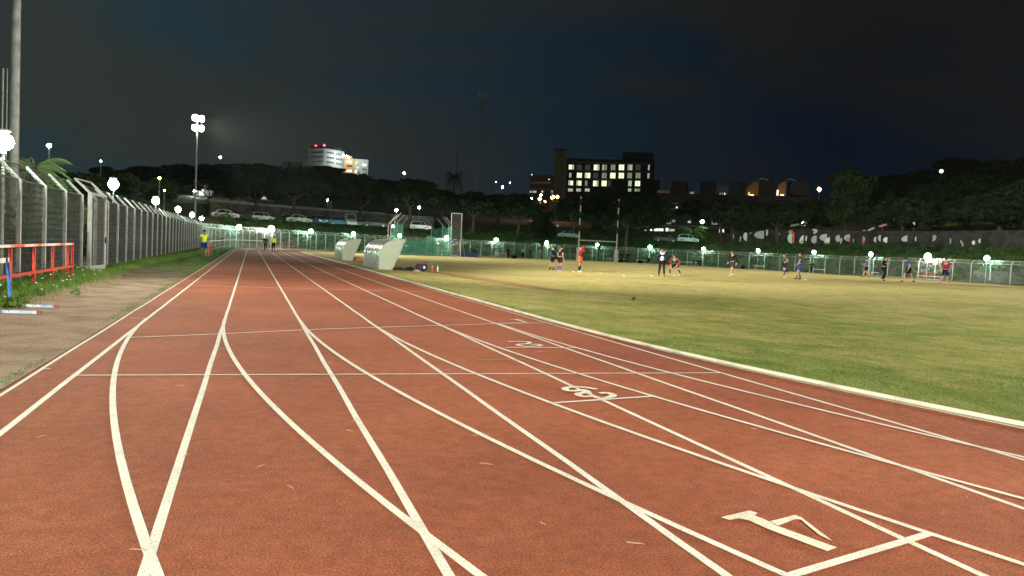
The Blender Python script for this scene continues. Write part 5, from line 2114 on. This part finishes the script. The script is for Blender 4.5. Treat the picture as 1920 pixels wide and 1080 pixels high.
def person(p, heading, pose, wear, label, height=1.76, name='person', group=None):
    """heading: direction the person faces, measured from +Y clockwise"""
    e = empty(name, p, -heading, label, 'person', group)
    s = height / 1.76
    e.scale = (s, s, s)
    J = {k: (Vector(v) if hasattr(v, '__len__') else v) for k, v in BASE.items()}
    for k, v in pose.items(): J[k] = Vector(v) if hasattr(v, '__len__') else v
    skin = wear.get('skin', SKIN)
    hd = J['head']
    look = wear.get('look', 0.0)
    fwd = Vector((sin(look), cos(look), wear.get('nod', 0)))
    up = (hd - J['neck']).normalized()
    belly = J['pelvis'].lerp(J['chest'], .45)
    # body: one skin surface with five-fingered hands
    V, E_, Rr = [], [], []
    def add(pt, r_, prev=None):
        V.append(Vector(pt)); Rr.append(r_)
        if prev is not None: E_.append((prev, len(V) - 1))
        return len(V) - 1
    a0 = add(J['pelvis'], (.135, .105))
    a1 = add(belly, (.12, .09), a0)
    a2 = add(J['chest'], (.15, .105), a1)
    a3 = add(J['neck'], (.055, .055), a2)
    a4 = add(J['neck'].lerp(hd, .45) + fwd * .02, (.062, .06), a3)
    a5 = add(hd, (.078, .086), a4)
    a6 = add(hd + up * .085, (.066, .074), a5)
    add(hd + fwd * .10 - up * .02, (.012, .014), a5)
    for sd in 'LR':
        sg = -1 if sd == 'L' else 1
        h, k_, an = J['hip' + sd], J['knee' + sd], J['ank' + sd]
        i = add(h, .088, a0); i = add(h.lerp(k_, .5), .072, i); i = add(k_, .052, i); i = add(k_.lerp(an, .35), .055, i); i = add(an, .036, i)
        shin = (an - k_).normalized()
        ff = Vector((0, 1, 0)) if shin.z < -.7 else Vector((0, .35, -.9))
        add(an + ff * .17 + Vector((0, 0, -.05)) * (1 if shin.z < -.7 else 0), .03, i)
        sh, el, wr = J['sh' + sd], J['el' + sd], J['wr' + sd]
        i = add(sh, .058, a2); i = add(sh.lerp(el, .5), .047, i); i = add(el, .038, i); i = add(el.lerp(wr, .4), .038, i); i = add(wr, .026, i)
        d = (wr - el).normalized()
        side = d.cross(Vector((0, 1, 0)) if abs(d.y) < .8 else Vector((0, 0, 1))).normalized()
        cur = side.cross(d).normalized()
        pm_ = add(wr + d * .06, (.034, .018), i)
        for q, (o_, l_) in enumerate(((-.03, .062), (-.01, .075), (.01, .07), (.028, .055))):
            b0 = wr + d * .09 + side * o_
            j = add(b0, .0095, pm_); j = add(b0 + d * l_ * .55 + cur * .012, .009, j); add(b0 + d * l_ + cur * .035, .008, j)
        j = add(wr + d * .045 - side * .045, .011, i); add(wr + d * .09 - side * .055 + cur * .02, .009, j)
    skin_obj('body', V, E_, Rr, skin, e)
    # hair
    hm = wear.get('hair', mat('dark_hair', (.02, .016, .012), .8))
    b = MB()
    hc = hd + up * .05 - fwd * .018
    b.ball(hc, .098, 12, 8, (1, 1.05, .82))
    if wear.get('long'): b.ball(hd - fwd * .07 - up * .04, .07, 10, 6, (1.1, .8, 1.4))
    b.build('hair', hm, e, smooth=True)
    b = MB()
    sdv = fwd.cross(up).normalized()
    for k in (-1, 1): b.ball(hd + fwd * .078 + sdv * .03 * k + up * .012, .011, 6, 4)
    b.build('eyes', BLACK, e)
    # top
    tm = wear['top']
    sl = wear.get('sleeve', .5)
    V, E_, Rr = [], [], []
    pl = J['pelvis'] + Vector((0, 0, wear.get('hem', .0)))
    a0 = add(pl, (.150, .122)); a1 = add(belly, (.142, .112), a0); a2 = add(J['chest'], (.168, .122), a1); a3 = add(J['chest'].lerp(J['neck'], .72), (.088, .08), a2)
    for sd in 'LR':
        sh, el, wr = J['sh' + sd], J['el' + sd], J['wr' + sd]
        i = add(sh, .076, a2)
        i = add(sh.lerp(el, .55), .064, i)
        if sl > .6 and not wear.get('arm_mat'):
            i = add(el, .056, i); i = add(el.lerp(wr, .93), .042, i)
    skin_obj('shirt', V, E_, Rr, tm, e)
    if wear.get('arm_mat'):
        for sd in 'LR':
            sh, el, wr = J['sh' + sd], J['el' + sd], J['wr' + sd]
            V, E_, Rr = [], [], []
            i = add(sh.lerp(el, .35), .060); i = add(el, .050, i); add(el.lerp(wr, .92), .038, i)
            skin_obj('sleeve', V, E_, Rr, wear['arm_mat'], e)
    # bottom
    bm = wear['bottom']
    V, E_, Rr = [], [], []
    a0 = add(J['pelvis'] + Vector((0, 0, -.01)), (.15, .12))
    for sd in 'LR':
        h, k_, an = J['hip' + sd], J['knee' + sd], J['ank' + sd]
        i = add(h, .104, a0)
        i = add(h.lerp(k_, .55), .098, i)
        if wear.get('long_legs'):
            i = add(k_, .072, i); i = add(k_.lerp(an, .5), .066, i); add(an + Vector((0, 0, .02)), .055, i)
        else:
            add(h.lerp(k_, .78), .092, i)
    skin_obj('trousers' if wear.get('long_legs') else 'shorts', V, E_, Rr, bm, e)
    for sd in 'LR':
        k_, an = J['knee' + sd], J['ank' + sd]
        if wear.get('sock'):
            V, E_, Rr = [], [], []
            t0 = .12 if wear.get('tall_sock', True) else .7
            i = add(k_.lerp(an, t0), .058); i = add(k_.lerp(an, .45), .060, i); add(an, .044, i)
            skin_obj('sock', V, E_, Rr, wear['sock'], e)
        shin = (an - k_).normalized()
        ff = Vector((0, 1, 0)) if shin.z < -.7 else Vector((0, .35, -.9))
        V, E_, Rr = [], [], []
        dn = Vector((0, 0, -.035)) if shin.z < -.7 else Vector((0, -.03, -.02))
        i = add(an + dn - ff * .05, .046); i = add(an + dn + ff * .07, .047, i); add(an + dn * 1.2 + ff * .17, .038, i)
        skin_obj('shoe', V, E_, Rr, wear.get('shoe', BLACK), e)
    return e


def cl(name, c): return mat('cloth_' + name, tuple(v * .62 for v in c), .9, tuple(v * .42 for v in c), 7, spec=.08)


BLK, NAVY, DGREY = cl('black', (.014, .015, .017)), cl('navy', (.012, .018, .085)), cl('charcoal', (.055, .055, .05))
YEL = mat('cloth_hi_vis', (.65, .80, .03), .7, (.55, .68, .03), 9)
ROY, RD, ORG, PUR = cl('royal', (.02, .075, .36)), cl('scarlet', (.42, .02, .025)), cl('orange', (.62, .15, .03)), cl('purple', (.14, .07, .24))
WHT, MAR, GRN, PALEB = cl('white', (.7, .7, .66)), cl('maroon', (.32, .03, .05)), cl('bottle_green', (.03, .08, .05)), cl('pale_blue', (.35, .45, .5))
RUN = dict(hipL=(-.095, 0, .90), kneeL=(-.10, .30, .62), ankL=(-.10, .16, .22), hipR=(.095, 0, .90), kneeR=(.10, -.06, .50), ankR=(.10, -.42, .34),
           elL=(-.25, -.18, 1.18), wrL=(-.22, .02, 1.10), elR=(.25, .02, 1.16), wrR=(.18, .22, 1.24), chest=(0, .06, 1.32), head=(0, .12, 1.64), neck=(0, .07, 1.50), shL=(-.185, .05, 1.42), shR=(.185, .05, 1.42))
JOG = dict(RUN, kneeL=(-.10, .06, .50), ankL=(-.10, .04, .09), kneeR=(.10, .12, .52), ankR=(.10, -.26, .30))
WALK = dict(kneeL=(-.10, .17, .52), ankL=(-.10, .26, .10), kneeR=(.10, -.03, .49), ankR=(.10, -.28, .13), elL=(-.25, -.12, 1.14), wrL=(-.25, -.08, .89), elR=(.25, .08, 1.14), wrR=(.24, .2, .92))


def stand_at(px, dist):
    return at(px, dist)


PL = 'players training on the field'
to_cam = lambda p: atan2(CAM.x - p.x, CAM.y - p.y)
p = Vector((-1.05, 53.0, .012)); p = at(383, 53.2)
p.z = .012
person(p, to_cam(p), JOG, dict(top=YEL, bottom=ROY, sleeve=1, arm_mat=PALEB, shoe=BLACK, hem=-.04), 'jogger in a yellow vest and blue shorts on the path', 1.76, group='runners at the left')
p = at(498, 93); p.z = 0
person(p, .05, WALK, dict(top=BLK, bottom=BLK, long_legs=True, sleeve=1), 'walker in dark clothes on the far track beside the yellow top', 1.72, group='runners at the left')
p = at(513, 91.5); p.z = 0
person(p, -.05, dict(WALK, elL=(-.32, -.02, 1.16), wrL=(-.2, .12, 1.12)), dict(top=YEL, bottom=BLK, long_legs=True, sleeve=1), 'walker in a yellow top and black leggings on the far track', 1.74, group='runners at the left')
p = stand_at(1037, 57.5)
person(p, to_cam(p) - 1.0 + pi, dict(kneeL=(-.11, .05, .49), ankL=(-.12, .1, .09), ankR=(.12, -.08, .09)), dict(top=BLK, bottom=BLK, arm_mat=ROY, sleeve=1, sock=BLACK and cl('black', (.02, .02, .02)), tall_sock=False), 'player in black with blue sleeves, leftmost of the field players', 1.74, group=PL)
p = stand_at(1051, 54.8)
person(p, YAW + .9, dict(head=(0, .10, 1.60), neck=(0, .04, 1.49)), dict(top=BLK, bottom=BLK, sleeve=.5, sock=PUR, shoe=WHT, nod=-.3), 'player in black with purple socks looking down', 1.76, group=PL)
p = stand_at(1088, 55.0)
person(p, YAW + 1.9, dict(shL=(-.185, .03, 1.43), elL=(-.26, .22, 1.40), wrL=(-.07, .20, 1.62), shR=(.185, .03, 1.43), elR=(.26, .24, 1.40), wrR=(.07, .22, 1.62)), dict(top=RD, bottom=ORG, sleeve=1, sock=BLK, shoe=WHT, hem=-.06), 'player in red top and orange shorts holding hands to the face', 1.80, group=PL)
pc = stand_at(1242, 51.6)
ph = to_cam(pc)
person(pc, ph, dict(kneeL=(-.13, .02, .49), ankL=(-.17, 0, .09), kneeR=(.13, .02, .49), ankR=(.17, 0, .09), elL=(-.30, .06, 1.16), wrL=(-.06, .24, 1.20), elR=(.30, .04, 1.15), wrR=(.10, .25, 1.10), head=(0, .07, 1.63)), dict(top=NAVY, bottom=BLK, long_legs=True, sleeve=1, shoe=BLACK, nod=-.3), 'coach in navy tracksuit with white scarf holding a ball', 1.80, group=PL)
b = MB()
fd = Vector((sin(ph), cos(ph), 0))
rt = Vector((cos(ph), -sin(ph), 0))
q = pc + Vector((0, 0, 1.53))
b.tube([q + rt * -.13 + fd * .06, q + rt * -.09 + fd * .13 + Vector((0, 0, -.09)), q + fd * .15 + Vector((0, 0, -.13)), q + rt * .09 + fd * .13 + Vector((0, 0, -.09)), q + rt * .13 + fd * .06], .05, 8)
tag(b.build('scarf', WHT, smooth=True), 'white scarf round the neck of the coach in navy', 'scarf')
b = MB(); q = pc + fd * .30 + Vector((0, 0, 1.14)) - rt * .0
b.ball(q, .11, 14, 8, (1.0, 1.0, 1.4))
tag(b.build('rugby_ball', WHT, smooth=True), 'white rugby ball held by the coach in navy', 'ball')
p = stand_at(1267, 55.5)
person(p, to_cam(p) + .35, dict(pelvis=(0, -.16, .72), chest=(0, .12, 1.02), neck=(0, .22, 1.17), head=(-.02, .30, 1.29), hipL=(-.1, -.12, .68), hipR=(.1, -.12, .68), kneeL=(-.26, .16, .48), ankL=(-.36, -.04, .09), kneeR=(.28, .16, .48), ankR=(.38, -.06, .09),
       shL=(-.19, .14, 1.10), shR=(.19, .14, 1.10), elL=(-.32, .1, .86), wrL=(-.22, .26, .66), elR=(.34, .1, .88), wrR=(.22, .28, .68)), dict(top=DGREY, bottom=BLK, arm_mat=RD, sleeve=1, sock=DGREY, shoe=WHT, nod=-.2), 'crouching player with red sleeves behind the coach', 1.80, group=PL)
p = stand_at(1374, 58.5)
person(p, YAW - 2.2, dict(WALK, ankR=(.16, -.34, .14), kneeR=(.14, -.1, .50), chest=(0, .05, 1.30), head=(-.02, .12, 1.62), neck=(0, .06, 1.49)), dict(top=BLK, bottom=DGREY, sleeve=.9, shoe=WHT, nod=-.2), 'player all in black with white shoes, turning', 1.80, group=PL)
p = stand_at(1472, 67.0)
person(p, YAW - 1.5, dict(RUN, kneeL=(-.10, .02, .50), ankL=(-.10, -.02, .10), kneeR=(.10, .08, .50), ankR=(.10, -.30, .27)), dict(top=DGREY, bottom=NAVY, sock=NAVY, shoe=BLACK), 'player in grey shirt and navy shorts jogging left', 1.74, group=PL)
p = stand_at(1500, 57.2)
person(p, YAW - 1.3, dict(ankL=(-.12, .16, .09), kneeL=(-.11, .1, .50), ankR=(.12, -.1, .09), chest=(0, .03, 1.32), elL=(-.25, .04, 1.14), wrL=(-.22, .17, .92)), dict(top=DGREY, bottom=ROY, sock=BLK, tall_sock=False, shoe=BLACK), 'player in grey shirt and bright blue shorts looking left', 1.82, group=PL)
p = stand_at(1625, 79)
person(p, YAW - 1.2, dict(WALK, elL=(-.3, .15, 1.2), wrL=(-.2, .36, 1.18)), dict(top=ROY, bottom=BLK, shoe=BLACK), 'small distant player in blue shirt under the far lamp', 1.72, group=PL)
p = stand_at(1658, 63.5)
person(p, YAW + 2.6, dict(RUN, kneeL=(-.12, .02, .50), ankL=(-.15, -.1, .09), kneeR=(.05, .12, .52), ankR=(.02, -.14, .2)), dict(top=BLK, bottom=BLK, long_legs=True, sleeve=1), 'player in full black tracksuit turned away at right', 1.78, group=PL)
p = stand_at(1704, 63.0)
person(p, YAW - 1.2, dict(kneeL=(-.20, .26, .52), ankL=(-.30, .34, .10), kneeR=(.16, -.16, .52), ankR=(.28, -.42, .12), chest=(0, .10, 1.30), neck=(0, .14, 1.46), head=(0, .24, 1.56), shL=(-.185, .10, 1.40), shR=(.185, .10, 1.40), pelvis=(0, 0, .92)), dict(top=ROY, bottom=BLK, shoe=BLACK), 'player in blue shirt striding with legs wide apart', 1.80, group=PL)
p = stand_at(1773, 60.5)
person(p, to_cam(p), dict(kneeL=(-.13, .03, .49), ankL=(-.18, 0, .09), kneeR=(.13, .03, .49), ankR=(.2, .02, .09), elL=(-.33, -.04, 1.18), wrL=(-.22, .06, .96), elR=(.34, -.04, 1.18), wrR=(.24, .06, .98)), dict(top=MAR, bottom=NAVY, shoe=WHT), 'player in maroon shirt and dark shorts, rightmost on the field', 1.80, group=PL)
SIT = dict(pelvis=(0, -.1, .52), chest=(0, .02, .9), neck=(0, .05, 1.06), head=(0, .1, 1.19), hipL=(-.1, -.08, .5), hipR=(.1, -.08, .5), kneeL=(-.13, .34, .50), ankL=(-.13, .36, .09), kneeR=(.13, .34, .50), ankR=(.13, .36, .09),
           shL=(-.185, .03, .99), shR=(.185, .03, .99), elL=(-.25, .08, .74), wrL=(-.15, .3, .62), elR=(.25, .08, .74), wrR=(.15, .3, .62))
SG = 'people resting along the far fence'
for px, dist, pose, top, bot, lab in ((953, 117, {}, BLK, BLK, 'dark figure standing beside the white trestle'), (981, 118, {}, WHT, BLK, 'figure in white top standing before the far fence'), (995, 118, {}, DGREY, BLK, 'dark figure right of the one in white'),
                                  (1166, 123, WALK, BLK, BLK, 'dark figure at the white bench, left one'), (1176, 123, {}, BLK, DGREY, 'dark figure at the white bench, right one'), (1216, 125.6, SIT, BLK, BLK, 'dark figure sitting on the bench left of the coach'),
                                  (1311, 124, dict(SIT), BLK, BLK, 'dark figure crouched at the short bench end'), (1522, 121, WALK, GRN, BLK, 'dark figure by the bench behind the blue shorts')):
    q = at(px, dist)
    person(q, to_cam(q) + random.uniform(-.5, .5), pose, dict(top=top, bottom=bot, long_legs=True, sleeve=1), lab, 1.72, group=SG)
for px, dist, lab in ((1033 + 132, 121, 'black kit bag below the white bench'), (1201, 122, 'black kit bag left of the seated figure'), (1394, 108, 'black kit bag right of the player in black'), (965, 116, 'black kit bag beside the dark standing figure')):
    q = at(px, dist)
    e = empty('kit_bag', q, random.uniform(-.5, .5), lab, 'bag', 'kit bags along the far fence')
    b = MB(); b.ball((0, 0, .24), .3, 12, 8, (1.5, .8, .8)); b.build('bag_body', BLK, e, smooth=True)
    b = MB(); b.tube([(-.3, 0, .4), (-.12, 0, .6), (.12, 0, .6), (.3, 0, .4)], .02, 6); b.build('handles', BLACK, e)
for k, (px, py, lab) in enumerate(((1077, 508.5, 'small yellow marker disc left of the player in red'), (1128, 514, 'pale marker disc right of the player in red'), (1058, 512.5, 'pale marker disc by the purple socks'), (1224, 521, 'orange marker disc left of the coach'), (1266, 515, 'pale marker disc in front of the crouching player'),
                                   (1512, 526, 'pale marker disc right of the blue shorts'), (1472, 522, 'pale marker disc under the player jogging left'), (1172, 519, 'pale marker disc halfway between red player and coach'))):
    g = at(px, (55, 53, 55, 52, 54, 56, 60, 50)[k])
    b = MB(); b.tube([(0, 0, .0), (0, 0, .05)], [.11, .04], 10)
    tag(b.build('marker_disc', mat('disc_paint', (.75, .62, .25), .5), None, g), lab, 'marker', 'training discs on the field')

# ------------------------------------------------------------------ night haze
b = MB(); b.box((60, 150, 55), (2400, 2400, 120))
hz = b.build('haze', None)
hm = bpy.data.materials.new('night_haze')
hm.use_nodes = True
n_, l_ = hm.node_tree.nodes, hm.node_tree.links
n_.remove(n_['Principled BSDF'])
pv = n_.new('ShaderNodeVolumePrincipled')
pv.inputs['Color'].default_value = (.85, .92, .9, 1)
pv.inputs['Density'].default_value = HAZE
pv.inputs['Anisotropy'].default_value = .8
l_.new(pv.outputs[0], n_['Material Output'].inputs['Volume'])
hz.data.materials.append(hm)
hz['kind'] = 'stuff'
hz['label'] = 'thin night haze glowing around the lamps'
hz['category'] = 'haze'
